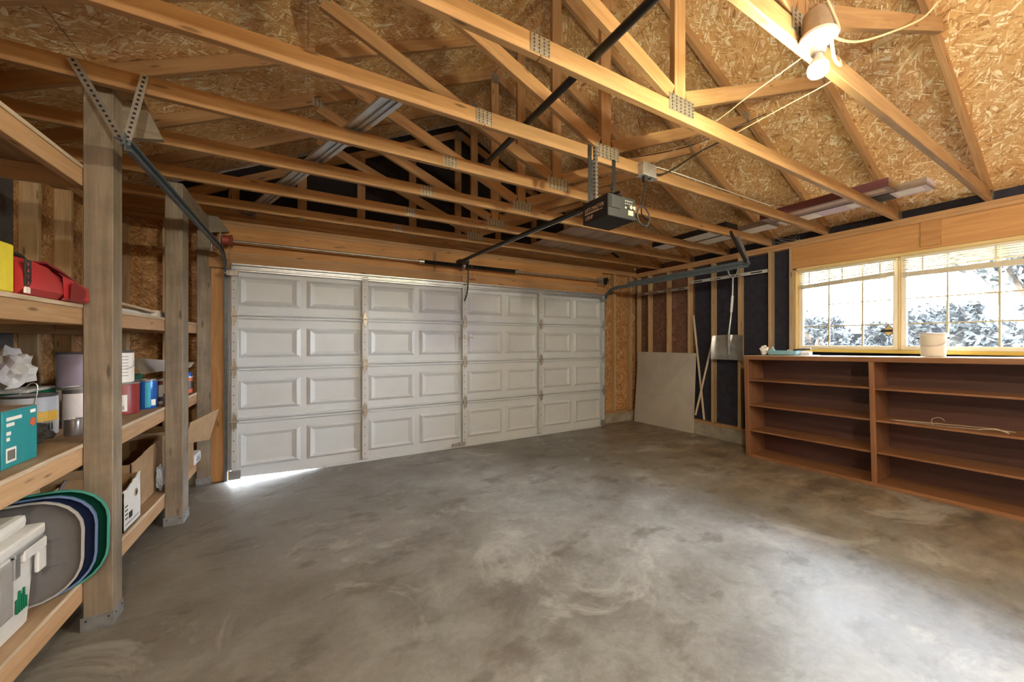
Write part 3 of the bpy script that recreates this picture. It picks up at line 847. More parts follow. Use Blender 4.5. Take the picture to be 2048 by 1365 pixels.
m.tube(spline([(2.115, 1.955, 2.60), (2.11, 1.95, 2.56), (2.06, 1.93, 2.42), (2.03, 1.91, 2.335), (2.0, 1.85, 2.28), (1.985, 1.80, 2.245), (1.96, 1.80, 2.20), (1.90, 1.79, 2.20), (1.862, 1.79, 2.25), (1.88, 1.79, 2.31), (1.94, 1.80, 2.325), (2.0, 1.81, 2.28), (1.97, 1.80, 2.215), (1.90, 1.785, 2.195), (1.83, 1.785, 2.23)], 6), .0055, 8)
m.build('power_cord', M_BLACKP, op, sm=60)
m = MB(); m.box((2.095, 1.94, 2.59), (2.13, 1.97, 2.6335), .003); m.build('plug', M_BLACKP, op)

ob = empty('outlet_box', (2.15, 1.97, 2.63), 'metal outlet box screwed to the truss beside the door opener', 'outlet')
m = MB(); m.box((2.085, 1.945, 2.638), (2.225, 1.996, 2.735), .002); m.build('box_body', M_GALV, ob)
m = MB(); m.box((2.075, 1.935, 2.634), (2.235, 2.0, 2.638), .001); m.build('cover_plate', plain('cover_plate_pale', (.55, .58, .62), .4, .4), ob)
m = MB()
m.box((2.16, 1.955, 2.632), (2.19, 1.985, 2.6345)); m.build('socket_face', M_BLKPRINT, ob)

cab = MB(); cab.tube(spline([(2.23, 1.97, 2.68), (2.36, 1.95, 2.72), (2.7, 1.90, 2.95), (3.02, 1.85, 3.13), (3.10, 2.0, 3.2)], 8), .006, 8)
tag(cab.build('cable', M_BLACKP, sm=60), 'black cable running from the outlet box up to the right roof', 'cable')
cab = MB(); cab.tube(spline([(2.235, 1.99, 2.72), (2.27, 1.985, 2.745), (2.31, 1.985, 2.75), (2.40, 1.985, 2.754), (2.6, 1.985, 2.755), (3.2, 1.985, 2.752), (3.4, 1.985, 2.752), (3.6, 1.985, 2.752), (3.9, 1.985, 2.752)], 8), .0035, 8)
tag(cab.build('cable', M_WHITEP, sm=60), 'white cable lying along the truss to the right of the outlet box', 'cable')
cab = MB(); cab.tube(spline([(2.02, 2.0, 2.76), (2.4, 1.8, 2.86), (2.62, 1.5, 2.95), (2.72, 1.42, 3.0)], 8), .0035, 6)
tag(cab.build('cable', M_BLACKP, sm=60), 'thin black wire looping above the outlet box', 'cable')

# ------------------------------------------------------------------ lamp
LX, LY = 1.755, .715
lp = empty('ceiling_lamp', (LX, LY, 2.63), 'bare lit bulb in a round white lampholder on the nearest truss', 'lamp')
m = MB(); m.lathe([(.052, 2.645), (.052, 2.735)], (LX, LY, 0), n=24); m.build('junction_box', M_JBOX, lp, sm=40)
m = MB(); m.lathe([(.03, 2.605), (.058, 2.628), (.064, 2.634), (.064, 2.646), (.05, 2.648)], (LX, LY, 0), n=32)
m.lathe([(.022, 2.572), (.026, 2.58), (.028, 2.612)], (LX, LY, 0), n=24); m.build('lampholder', M_CREAM, lp, sm=40)
m = MB(); m.lathe([(.014, 2.575), (.017, 2.56), (.026, 2.545), (.034, 2.528)], (LX, LY, 0), n=28); m.build('bulb_neck', M_CREAM, lp, sm=60)
M_BULB = emit('bulb_glow', (1.0, .92, .60), 540)
m = MB(); m.lathe([(.034, 2.528), (.0365, 2.515), (.034, 2.500), (.026, 2.489), (.012, 2.484), (.002, 2.4835)], (LX, LY, 0), n=28); m.build('bulb', M_BULB, lp, sm=80)
cab = MB(); cab.tube(spline([(1.72, .67, 2.74), (1.79, .66, 2.66), (1.95, .72, 2.72), (2.35, .75, 2.9), (2.9, .70, 3.2), (3.05, .66, 3.34)], 8), .0055, 8)
tag(cab.build('cable', M_CABLE, sm=60), 'cream cable rising from the lampholder to the upper right', 'cable')
cab = MB(); cab.tube(spline([(1.83, .70, 2.66), (1.97, .74, 2.655), (2.10, .765, 2.69), (2.14, .79, 2.755)], 8), .0065, 8)
tag(cab.build('cable', M_CABLE, sm=60), 'thick cream cable bending from the lampholder over the nearest truss', 'cable')
CA = [(1.80, .735, 2.71), (1.96, .80, 2.752), (2.049, 1.166, 2.752), (2.117, 1.42, 2.752), (2.22, 1.99, 2.752)]
CB = [(2.16, .80, 2.765), (2.28, .84, 2.752), (2.313, 1.104, 2.752), (2.343, 1.40, 2.752), (2.45, 1.99, 2.752)]
cab = MB(); cab.tube(spline(CA, 6), .0028, 8)
tag(cab.build('cable', M_CABLE, sm=60), 'thin cream cable from the lamp across to the second truss', 'cable')
cab = MB(); cab.tube(spline(CB, 6), .0028, 8)
tag(cab.build('cable', M_CABLE, sm=60), 'second thin cream cable running back from the lamp, right of the first', 'cable')

# ------------------------------------------------------------------ things lying on the trusses
pz = ZC+.089+.021
m = MB(); m.cyl((1.17, -.2, pz), (1.15, 2.68, pz), .020, 16)
tag(m.build('metal_pipe', M_BLKMETAL, sm=40), 'long black pipe lying across the truss bottoms', 'pipe')
def strip(p0, p1, z0, label):
    p0, p1 = V((*p0, z0)), V((*p1, z0)); X = (p1-p0).normalized(); Y = V((-X.y, X.x, 0)); L = (p1-p0).length
    m = MB(); w = .055; prof = [(-w, .018), (-w, .0), (-w*.55, .0), (-w*.5, .010), (-w*.1, .010), (-w*.05, 0), (w*.05, 0), (w*.1, .010), (w*.5, .010), (w*.55, 0), (w, 0), (w, .018)]
    t = .0018
    full = prof + [(a, b+t) if abs(a) < w*.99 else (a*.97, b) for a, b in prof[::-1]]
    m.rings([[V((q, a, b)) for a, b in full] for q in (-L/2, L/2)])
    o = m.build('metal_channel', M_GALV, M=Matrix.Translation((p0+p1)/2) @ Matrix((X, Y, V((0, 0, 1)))).transposed().to_4x4())
    return tag(o, label, 'metal channel')
strip((-.56, 4.97), (.415, 2.12), ZC+.0895, 'pair of bright galvanized channels lying askew on the left truss bottoms')
o = bx('plywood_sheet', (2.615, 3.50, ZC+.09), (3.87, 4.86, ZC+.103), M_PLY, None, .001, along=1)
tag(o, 'weathered plywood sheet laid over the far trusses', 'plywood sheet')

def carton(name, x0, x1, y0, y1, z0, z1, side, under, end, label, group=None, extra=None):
    e = empty(name, ((x0+x1)/2, (y0+y1)/2, z0), label, 'flooring box', group)
    bx('carton', (x0, y0, z0), (x1, y1, z1), side, e, .003)
    bx('printed_underside', (x0+.006, y0+.004, z0-.0012), (x1-.006, y1-.004, z0), under, e, 0)
    bx('end_flap', (x0+.004, y0-.0012, z0+.004), (x1-.004, y0, z1-.004), end, e, 0)
    if extra: extra(e)
    return e
zt = ZC+.0905
def ex1(e):
    m = MB()
    for i in range(9): m.box((4.515+.011*i, 1.30, zt-.0022), (4.520+.011*i, 1.38, zt-.0012))
    m.box((4.47, 1.27, zt-.0018), (4.67, 1.40, zt-.0012)); m.build('barcode', M_BLKPRINT, e)
    bx('black_band', (4.466, 1.27, zt), (4.47, 1.42, zt+.06), M_BLKPRINT, e, 0)
    bx('printed_mark', (4.50, 1.07, zt-.002), (4.63, 1.24, zt-.0012), M_WHITEBOX, e, 0)
    bx('printed_mark', (4.50, 1.42, zt-.002), (4.63, 1.60, zt-.0012), M_WHITEBOX, e, 0)
    bx('blank_underside', (4.478, 1.86, zt-.0022), (4.672, 2.22, zt-.0012), M_WHITEBOX, e, 0)
carton('flooring_box', 4.47, 4.68, 1.03, 2.235, zt, zt+.065, M_TAUPE, M_LAVBOX, M_LAVBOX, 'taupe and lavender flooring box nearest the bulb, on the right trusses', 'long flooring boxes', ex1)
def ex2(e):
    bx('pale_strip', (4.27, 1.25, zt-.0026), (4.36, 2.2, zt-.0013), plain('pinkish_print', (.60, .45, .38), .6), e, 0)
carton('flooring_box', 4.235, 4.445, 1.21, 2.28, zt, zt+.075, M_MAROON, M_TAUPE, M_CARD, 'maroon flooring box lying left of the lavender one', 'long flooring boxes', ex2)
carton('flooring_box', 4.45, 4.68, 2.30, 3.30, zt, zt+.06, M_TAUPE, M_WHITEBOX, M_TAUPE, 'taupe flooring box with a white underside, beyond the lavender one', 'long flooring boxes')
def ex4(e):
    m = MB()
    for i in range(5): m.box((4.22+.03*i, 2.72, zt-.0022), (4.232+.03*i, 2.86, zt-.0012))
    m.build('printed_mark', M_NAVYR, e)
carton('flooring_box', 4.16, 4.40, 2.62, 3.72, zt, zt+.07, M_BLKPRINT, M_WHITEBOX, M_BLKPRINT, 'dark flooring box with a white underside, farthest along the right trusses', 'long flooring boxes', ex4)

m = MB()
for k in range(12):
    a0 = V((XR-.01, 2.25+random.uniform(-.1, .1), 2.60+random.uniform(-.02, .05))); b0 = V((4.9+random.uniform(-.15, .1), 2.42+random.uniform(-.2, .2), 2.66+random.uniform(-.01, .08)))
    md = (a0+b0)/2 + V((0, 0, -.03*random.random()))
    m.tube(spline([a0, md, b0], 3), .0005, 3)
cw = m.build('cobweb', M_COB); tag(cw, 'dusty cobweb between the top plate and a truss by the window', 'cobweb', kind='stuff')

# ------------------------------------------------------------------ right wall things
def slot_rail(y0, y1, z, label, n):
    e = empty('wall_rail', (XR, (y0+y1)/2, z), label, 'wall rail', 'slotted rails on the right wall studs')
    m = MB(); X = XR-.004
    m.box((X, y0, z-.022), (X+.004, y1, z-.008), .001).box((X, y0, z+.008), (X+.004, y1, z+.022), .001)
    st = (y1-y0)/n
    for i in range(n+1):
        y = y0+st*i
        m.box((X, max(y0, y-.07), z-.008), (X+.004, min(y1, y+.07), z+.008))
    m.build('rail', M_RAILW, e)
    return e
slot_rail(3.85, 4.94, 2.270, 'slotted metal rail on the studs above the drywall sheet', 4)
slot_rail(2.655, 3.83, 2.345, 'slotted metal rail on the studs above the snow shovel', 4)

# drywall sheet leaning against the studs
e = empty('drywall_sheet', (5.03, 4.26, 0), 'square grey drywall sheet leaning on the far right studs', 'drywall sheet')
P = [V((4.985, 4.86, .002)), V((5.095, 3.735, .002)), V((5.112, 3.70, 1.240)), V((5.108, 4.875, 1.238))]
nrm = (P[1]-P[0]).cross(P[3]-P[0]).normalized()
if nrm.x > 0: nrm = -nrm
def sheet(P, off0, off1):
    m = MB(); B = m.bm
    A = [B.verts.new(p+nrm*off0) for p in P]; C = [B.verts.new(p+nrm*off1) for p in P]
    m._f([B.faces.new(A), B.faces.new(C[::-1])] + [B.faces.new([A[i], A[(i+1) % 4], C[(i+1) % 4], C[i]]) for i in range(4)])
    return m
sheet(P, .0, .011).build('gypsum_core', M_DRYEDGE, e)
sheet(P, .011, .0125).build('paper_face', M_DRYWALL, e)

def stick(p0, p1, r, label, square=False):
    m = MB(); p0, p1 = V(p0), V(p1)
    if square: return tag(board('wooden_stick', p0, p1, r*2, r*2, M_STICK, None, V((0, 1, 0)), .001), label, 'stick', 'sticks leaning on the right wall')
    L = (p1-p0).length; X = (p1-p0).normalized(); Y = X.orthogonal().normalized(); Z = X.cross(Y)
    m.cyl((-L/2, 0, 0), (L/2, 0, 0), r, 12)
    o = m.build('wooden_stick', M_STICK, sm=40, M=Matrix.Translation((p0+p1)/2) @ Matrix((X, Y, Z)).transposed().to_4x4())
    return tag(o, label, 'stick', 'sticks leaning on the right wall')
stick((5.108, 3.745, 1.83), (5.135, 3.58, .235), .011, 'pale pole standing beside the drywall sheet, top leaning left', True)
stick((5.112, 3.41, 1.50), (5.06, 3.675, .30), .014, 'brown pole crossing the pale one, top leaning right')
stick((5.215, 3.47, 1.18), (5.19, 3.455, .225), .006, 'thin rod standing behind the crossed poles')

# snow shovel hanging from the rail
sv = empty('snow_shovel', (5.05, 3.13, 1.17), 'pewter snow shovel hanging blade down from the wall rail', 'snow shovel')
m = MB(); NX, NZ = 18, 14
def bl(u, v):   # u -1..1 across, v 0..1 up
    y = 3.128 - u*(.235-.012*v); z = 1.165+.35*v
    if v > .85: z -= .012*(abs(u)**4)
    x = 5.055 - .085*(abs(u)**2.4) + .05*(v-.4)**2 - .030*max(0, v-.25)*math.exp(-(u/.14)**2)*2.2
    x += .006*math.sin(abs(u)*9)*v
    return V((x, y, z))
B = m.bm
for off in (0, .006):
    gv = [[B.verts.new(bl(-1+2*i/NX, j/NZ)+V((off, 0, 0))) for i in range(NX+1)] for j in range(NZ+1)]
    m._f([B.faces.new([gv[j][i], gv[j][i+1], gv[j+1][i+1], gv[j+1][i]]) for j in range(NZ) for i in range(NX)])
    if off == 0: g0 = gv
edge = lambda g: g[0] + [r[-1] for r in g[1:]] + g[-1][-2::-1] + [r[0] for r in g[-2:0:-1]]
E0, E1 = edge(g0), edge(gv)
m._f([B.faces.new([E0[i], E0[(i+1) % len(E0)], E1[(i+1) % len(E1)], E1[i]]) for i in range(len(E0))])
m.build('blade', M_SHOVEL, sv, sm=50)
m = MB(); m.tube([(5.045, 3.128, 1.30), (5.03, 3.128, 1.50), (5.055, 3.112, 1.75), (5.075, 3.10, 2.02), (5.085, 3.098, 2.32)], .0125, 12); m.build('shaft', M_GALV, sv, sm=50)
m = MB(); m.tube([(5.0605, 3.1085, 1.83), (5.077, 3.10, 2.06)], .018, 12); m.build('grip_sleeve', M_WHITEP, sv, sm=50)
m = MB(); m.tube([(5.04, 3.128, 1.24), (5.03, 3.128, 1.38), (5.033, 3.127, 1.53)], .019, 12); m.build('socket', M_SHOVEL, sv, sm=50)
m = MB(); m.tube(spline([(5.085, 3.165, 2.475), (5.085, 3.17, 2.42), (5.085, 3.14, 2.345), (5.085, 3.098, 2.315), (5.085, 3.056, 2.345), (5.085, 3.026, 2.42), (5.085, 3.03, 2.475)], 6), .010, 10)
m.build('handle', M_GREYL, sv, sm=60)

# ------------------------------------------------------------------ bookcase under the window
FX, FY = 4.693, 2.684
bc = empty('bookcase', (FX, FY, 0), 'long stained plywood bookcase below the window', 'bookcase', rot=(-math.atan(.0215), 0, 0))
def lb(name, a, b, mat, bev=.003, along=None):
    """box in the bookcase frame: depth x from the front, run t toward the camera, z"""
    (x0, t0, z0), (x1, t1, z1) = a, b
    lo = V((x0, -t1, z0)); hi = V((x1, -t0, z1)); c = (lo+hi)/2; dd = hi-lo
    al = along if along is not None else max(range(3), key=lambda i: dd[i])
    R = [Matrix.Identity(4), Matrix.Rotation(PI/2, 4, 'Z'), Matrix.Rotation(-PI/2, 4, 'Y')][al]
    dl = [(dd.x, dd.y, dd.z), (dd.y, dd.x, dd.z), (dd.z, dd.y, dd.x)][al]
    m = MB(); m.box([-q/2 for q in dl], [q/2 for q in dl], min(bev, min(dl)*.3))
    o = m.build(name, mat, bc); o.matrix_basis = Matrix.Translation(c) @ R
    return o
LEN, DEP = 2.50, .395
TD = 1.247
lb('worktop', (-.012, 0, TD-.026), (DEP, LEN, TD), M_CASETOP)
lb('top_edge', (-.016, 0, TD-.052), (-.0, LEN, TD-.006), M_CASE)
lb('side_panel', (.0, .006, 0), (DEP-.02, .028, TD-.026), M_CASE, along=2)
lb('side_panel', (.0, LEN-.03, 0), (DEP-.02, LEN-.006, TD-.026), M_CASE, along=2)
lb('divider', (.0, 1.232, .028), (DEP-.02, 1.252, TD-.026), M_CASE, along=2)
lb('face_stile', (-.016, 0, 0), (0, .055, TD-.052), M_CASE)
lb('face_stile', (-.016, 1.225, .030), (0, 1.268, TD-.052), M_CASE)
lb('base_rail', (-.020, .055, 0), (.0, LEN, .034), M_CASE)
lb('bottom_board', (.0, .028, .004), (DEP-.02, LEN-.03, .026), M_CASE)
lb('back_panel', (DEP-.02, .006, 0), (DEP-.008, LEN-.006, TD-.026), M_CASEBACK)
for t0, t1, zs in ((.028, 1.232, (.949, .639, .328)), (1.252, LEN-.03, (.943, .636, .330))):
    for z in zs:
        lb('shelf', (.004, t0, z-.019), (DEP-.02, t1, z), M_CASE)

def on_case(y): return TD + .0215*(FY-y)
# pail
py = 1.095; pzb = on_case(py)+.004
pl = empty('paint_pail', (4.93, py, pzb), 'cream plastic pail standing on the bookcase in front of the window', 'pail')
m = MB(); m.lathe([(.078, pzb), (.082, pzb+.004), (.090, pzb+.192), (.094, pzb+.194), (.094, pzb+.205), (.088, pzb+.206), (.086, pzb+.196), (.079, pzb+.012), (.02, pzb+.010)], (4.93, py, 0), n=36); m.build('bucket', M_PAIL, pl, sm=40)
m = MB(); m.lathe([(.086, 0), (.093, .003), (.093, .008), (.01, .010)], n=36)
m.build('lid', M_PAIL, pl, sm=40, M=Matrix.Translation((4.93, py, pzb+.206)) @ Matrix.Rotation(.05, 4, 'X'))
m = MB()
for s_ in (-1, 1): m.cyl((4.93-s_*.02, py+s_*.088, pzb+.168), (4.93-s_*.02, py+s_*.104, pzb+.168), .009, 10)
m.build('bail_ear', M_BLACKP, pl)
m = MB(); m.tube(spline([(4.91, py+.098, pzb+.165), (4.86, py+.07, pzb+.11), (4.835, py, pzb+.095), (4.87, py-.07, pzb+.11), (4.945, py-.098, pzb+.165)], 6), .0022, 6); m.build('bail', M_TIN, pl)

# blue tray and clutter at the left end of the bookcase
ty = 2.36; tz = on_case(2.15)+.004
tyr = empty('paint_tray', (4.88, ty, tz), 'light blue plastic tray lying at the left end of the bookcase', 'tray')
m = MB(); hs = []
for q, z in ((.02, .0), (0, .045), (-.006, .047), (.004, .047), (.022, .006)):
    hs.append([V((4.82+q, 2.18+q, tz+z+.004)), V((4.98-q, 2.18+q, tz+z+.004)), V((4.98-q, 2.51-q, tz+z)), V((4.82+q, 2.51-q, tz+z))])
m.rings(hs); m.build('tray_body', M_LBLUE, tyr)
m = MB(); m.prism([(2.42, tz+.03), (2.50, tz+.03), (2.46, tz+.10)], 'x', 4.855, 4.863); m.build('tray_divider', M_LBLUE, tyr)
br = empty('paint_brush', (4.87, 2.12, tz+.055), 'dark handled brush resting on the blue tray end', 'brush')
br.location.z += .006
m = MB(); m.tube(spline([(4.86, 2.23, tz+.059), (4.86, 2.15, tz+.066), (4.86, 2.05, tz+.074)], 5), .010, 10); m.build('handle', M_BLACKP, br, sm=60)
m = MB(); m.box((4.845, 2.23, tz+.049), (4.875, 2.29, tz+.066), .004); m.build('bristles', M_BEIGE, br)
def crumple(name, c, r, sc, mat, label, cat, seed, amp=.38, sub=3, group=None):
    bm = bmesh.new(); bmesh.ops.create_icosphere(bm, subdivisions=sub, radius=1)
    for v in bm.verts:
        p = v.co.normalized()
        n = mnoise.noise(p*2.1+V((seed, 0, 0))) + .6*mnoise.noise(p*4.7+V((0, seed, 0)))
        n2 = abs(mnoise.noise(p*3.3+V((0, 0, seed))))
        v.co = p*(1+amp*n-amp*.8*n2)
        v.co = V((v.co.x*sc[0], v.co.y*sc[1], v.co.z*sc[2]))*r
    zmin = min(v.co.z for v in bm.verts)
    for v in bm.verts: v.co.z = max(v.co.z-zmin, 0)
    m = MB(); m.bm.free(); m.bm = bm
    o = m.build(name, mat, M=Matrix.Translation(c))
    return tag(o, label, cat, group)
crumple('plastic_wrap', (4.86, 2.56, on_case(2.50)+.002), .055, (1, .8, 1.05), M_BAG, 'crumpled clear plastic wad at the far left corner of the bookcase', 'plastic wrap', 3.1)
m = MB(); z_ = on_case(1.97)+.002
m.box((4.80, 1.98, z_), (4.92, 2.13, z_+.004), .001).box((4.82, 2.05, z_+.004), (4.90, 2.14, z_+.040), .006)
tag(m.build('caulk_tub', M_WHITEP, origin=(4.86, 2.06, z_)), 'small white tub and card beside the brush handle', 'tub')

# wire coat hanger and wood offcut on the right middle shelf
hz = .636+.0215*(FY-.95)+.003
m = MB()
HZ = lambda y: .636+.0215*(FY-y)+.006
m.tube([(4.80, 1.35, HZ(1.35)), (4.74, .98, HZ(.98)+.002), (4.90, .62, HZ(.62)), (4.955, .80, HZ(.8)), (4.80, 1.35, HZ(1.35))], .002, 6)
m.tube(spline([(4.76, 1.06, hz), (4.75, 1.065, hz+.05), (4.75, 1.03, hz+.075), (4.75, 1.0, hz+.07), (4.75, .985, hz+.05)], 6), .002, 6)
tag(m.build('coat_hanger', M_WIRE, origin=(4.82, 1.0, hz)), 'wire coat hanger lying on the right middle bookcase shelf', 'coat hanger')
m = MB(); rs = []
for i in range(9):
    t = i/8; c = V((4.80+.03*math.sin(t*3), .80-.16*t, hz+.004+.018*math.sin(t*PI)))
    rs.append([c+V((-.012, 0, 0)), c+V((.012, 0, .004)), c+V((.012, 0, .007)), c+V((-.012, 0, .003))])
m.rings(rs); tag(m.build('wood_shaving', M_STICK), 'curled pale wood offcut on the right middle bookcase shelf', 'wood offcut')

# ------------------------------------------------------------------ left storage shelving
PX0, PX1 = -.950, -.846
st = empty('storage_shelving', (-1.2, 3.2, 0), 'built in timber storage shelving along the left wall', 'storage shelving')
for y0, y1 in ((2.712, 2.822), (3.930, 4.095), (4.885, 4.96-.0)):
    p = bx('post', (PX0, y0, .015), (PX1, y1, 2.70 if y0 < 3 else 2.655), M_POST, st, .004)
    m = MB()
    m.box((PX0-.008, y0-.004, .0), (PX1+.003, y0-.001, .068), .001)
    m.box((PX1+.001, y0-.004, .0), (PX1+.004, y1+.002, .068), .001)
    m.mat(1)
    for xx in (PX0+.012, PX1-.014): m.cyl((xx, y0-.006, .048), (xx, y0-.003, .048), .004, 8)
    for yy in (y0+.02, y1-.02): m.cyl((PX1+.003, yy, .048), (PX1+.006, yy, .048), .004, 8)
    m.build('post_base', [M_BRKT, M_DKHOLE], p)
# diagonal-cut gusset boards at the post tops
for y, s_ in ((2.825, 1), (4.845, 1)):
    m = MB(); m.prism([(-.90, 2.78 if y < 3 else 2.68), (-.79, 2.78 if y < 3 else 2.68), (-.69, 2.53), (-.86, 2.50)], 'y', y, y+.038)
    m.build('gusset_board', M_POST, st)
bx('post_block', (-.895, 4.096, 2.52), (-.85, 4.84, 2.65), M_POST, st)
XF = -.952                                     # shelf fronts, flush with the backs of the posts
for zt_, zb_ in ((.257, .142), (.920, .812), (1.603, 1.502), (2.285, 2.183)):
    y1 = 4.95 if zt_ < 2 else 2.82
    s_ = bx('shelf', (XL+.01, -.6, zt_-.020), (XF, y1, zt_), M_DECK, st, .002, along=1)
    joints = (-.6, 2.765, 4.01, 4.95) if zt_ < 2 else (-.6, 2.82)
    for a, b in zip(joints, joints[1:]):
        bx('front_edge', (XF-.037, a+.001, zb_), (XF, b-.001, zt_-.020), M_SHELF, s_, .003)
        bx('edge_band', (XF, a+.001, zt_-.019), (XF+.003, b-.001, zt_-.001), M_BAND, s_, .001)
    bx('rear_ledger', (XL+.0, -.6, zb_-.03), (XL+.04, y1, zt_-.020), M_SHELF, s_)
    for y in (1.95, 2.765, 4.01, 4.90):
        if y < y1: bx('cross_bearer', (XL+.04, y-.019, zb_), (XF-.037, y+.019, zt_-.020), M_SHELF, s_)
N_BEFORE = len(bpy.data.objects)
LEFT_START = set(o.name for o in bpy.data.objects)

ZM, ZLo, ZU = .9765, .3865, 1.5815
def can(c, r, h, z, body, label, group=None, band=None, name='paint_can', cat='paint can', lidm=None, bail=False, extra=None):
    x, y = c
    e = empty(name, (x, y, z), label, cat, group)
    m = MB(); m.lathe([(r*.96, z), (r, z+.003), (r, z+h-.006), (r*.97, z+h)], (x, y, 0), n=32); m.build('can_body', body, e, sm=40)
    m = MB(); m.lathe([(r*.985, z+h-.010), (r*1.02, z+h-.006), (r*1.02, z+h+.002), (r*.93, z+h+.003), (r*.90, z+h-.003), (.004, z+h-.003)], (x, y, 0), n=32); m.build('rim', lidm or M_TIN, e, sm=40)
    for (za, zb, mt) in band or ():
        m = MB(); m.lathe([(r*.99, z+za), (r*1.006, z+za), (r*1.006, z+zb), (r*.99, z+zb)], (x, y, 0), n=32, caps=False); m.build('label_band', mt, e, sm=40)
    if bail:
        m = MB(); a = math.atan2(-y, -x)
        for s in (-1, 1):
            pass
        u = V((-y, x, 0)).normalized()
        tow = V((-x, -y, 0)).normalized()
        p = V((x, y, 0))
        m.tube(spline([p+u*r+V((0,0,z+h*.75)), p+u*r*.9+tow*r*.75+V((0,0,z+h*.5)), p+tow*r*1.06+V((0,0,z+h*.42)), p-u*r*.9+tow*r*.75+V((0,0,z+h*.5)), p-u*r+V((0,0,z+h*.75))], 6), .002, 6)
        m.build('bail', M_TIN, e)
    if extra: extra(e, V((x, y, 0)), r, z, h)
    return e
def patch(e, p, r, z0, z1, a0, a1, mat, name='label_patch', k=1.01, n=8, ring=None):
    """curved label patch on a can; angle 0 faces the camera, positive toward image right"""
    base = math.atan2(-p.y, -p.x); m = MB(); rr = []
    for i in range(n+1):
        a = base + a0+(a1-a0)*i/n
        d_ = V((math.cos(a), math.sin(a), 0))
        rr.append([p+d_*r*(k-.004)+V((0,0,z0)), p+d_*r*k+V((0,0,z0)), p+d_*r*k+V((0,0,z1)), p+d_*r*(k-.004)+V((0,0,z1))])
    m.rings(rr); return m.build(name, mat, e)
# --- middle shelf, first bay
tb = empty('teal_carton', (-.99, 2.13, ZM), 'teal printed carton at the front of the middle shelf', 'carton')
bx('carton', (-1.10, 2.03, ZM), (-.897, 2.222, ZM+.20), M_TEAL, tb, .002, along=0)
bx('end_panel', (-1.095, 2.0288, ZM+.004), (-.90, 2.03, ZM+.196), M_TEALD, tb, 0)
bx('lid_flap', (-1.096, 2.034, ZM+.20), (-.90, 2.218, ZM+.2015), M_TAUPE, tb, 0)
def onx(y, z): return facing((-.8955, y, z), (0, 1, 0), (0, 0, 1))
m = MB(); m.box((-.8968, 2.048, ZM+.02), (-.8958, 2.10, ZM+.07)); m.build('label_patch', M_WHITEBOX, tb)
m = MB()
for i in range(8): m.box((-.8958, 2.054+.005*i, ZM+.028), (-.8950, 2.056+.005*i, ZM+.062))
m.build('barcode', M_BLKPRINT, tb)
m = MB(); m.lathe([(.016, -.8968), (.016, -.8958)], (0, 2.195, ZM+.14), axis='x', n=16); m.build('orange_seal', M_OR, tb)
for a, b, z in ((2.05, 2.13, .165), (2.05, 2.09, .145), (2.05, 2.072, .115), (2.05, 2.066, .095), (2.18, 2.21, .175)):
    bx('printed_line', (-.8968, a, ZM+z), (-.8958, b, ZM+z+.012), M_WHITEBOX, tb, 0)
for i in range(3):
    bx('printed_line', (-1.07, 2.0276, ZM+.05+.035*i), (-.95, 2.0288, ZM+.062+.035*i), M_LBLUE, tb, 0)
def buck(e, p, r, z, h):
    patch(e, p, r, z+.06, z+h-.03, -1.3, -.35, M_BEIGE, k=1.012)
    patch(e, p, r, z+.068, z+.115, -.32, 1.2, M_YBAND, k=1.014)
    for i in range(8): patch(e, p, r, z+.025, z+.058, -.2+.14*i, -.13+.14*i, M_DGREEN, 'printed_stripe', k=1.013, n=2)
    m = MB(); b_ = p + V((-p.x, -p.y, 0)).normalized()*r
    u = V((p.y, -p.x, 0)).normalized()
    m.tube(spline([b_+u*-.0+V((0,0,z+.118)), b_+V((0,0,z+.16))+u*.012, b_+u*.02+V((0,0,z+.235)), b_+u*.0+V((0,0,z+.25)), b_+u*-.03+V((0,0,z+.20))], 6), .0022, 6)
    m.build('wire_bail', M_TIN, e)
    m = MB(); m.lathe([(.016, 0), (.014, .006)], n=16, axis='z'); m.build('bail_knob', M_BLACKP, e, M=facing(b_+u*-.004+V((0,0,z+.12)), u, (0,0,1)))
can((-1.125, 2.735), .084, .19, ZM, plain('grey_label', (.50, .54, .60), .4), 'paint can with a yellow and beige label behind the teal carton', None, None, lidm=M_TIND, extra=buck)
can((-1.035, 2.90), .05, .205, ZM, plain('white_lilac_label', (.66, .63, .66), .45), 'tall white can with a dark top just left of the nearest post', None, [(.175, .196, M_TIND)])
can((-.955, 2.645), .031, .074, ZM, M_TIN, 'small bare tin at the shelf edge beside the nearest post', None, name='small_tin', cat='tin')
can((-1.085, 3.075), .084, .19, ZM, plain('cream_label', (.66, .58, .48), .45), 'cream paint can under the lilac one', None)
can((-1.085, 3.075), .084, .187, ZM+.194, M_PURP, 'lilac paint can stacked on the cream can', None, None, lidm=M_TIND, extra=lambda e, p, r, z, h: patch(e, p, r, z+.006, z+h-.01, .42, .56, M_PURPD, 'label_stripe', k=1.012))
e = empty('cardboard_carton', (-1.29, 3.02, ZM), 'low brown box behind the yellow labelled can', 'box')
bx('carton', (-1.37, 2.90, ZM), (-1.20, 3.14, ZM+.165), M_CARDD, e, .002)
o = bx('plastic_tray', (-1.375, 2.895, ZM+.166), (-1.195, 3.13, ZM+.186), M_GREEN, None, .004, along=1); tag(o, 'flat green tray lying under the white one behind the yellow labelled can', 'tray')
o = bx('plastic_tray', (-1.38, 2.90, ZM+.1865), (-1.20, 3.14, ZM+.203), M_WHITEP, None, .004, along=1); tag(o, 'flat white tray lying over the green one behind the yellow labelled can', 'tray')
bagb = empty('plastic_bag', (-1.46, 3.15, ZM), 'white crumpled bag at the left picture edge on the middle shelf', 'bag')
bm = bmesh.new(); bmesh.ops.create_icosphere(bm, subdivisions=3, radius=1)
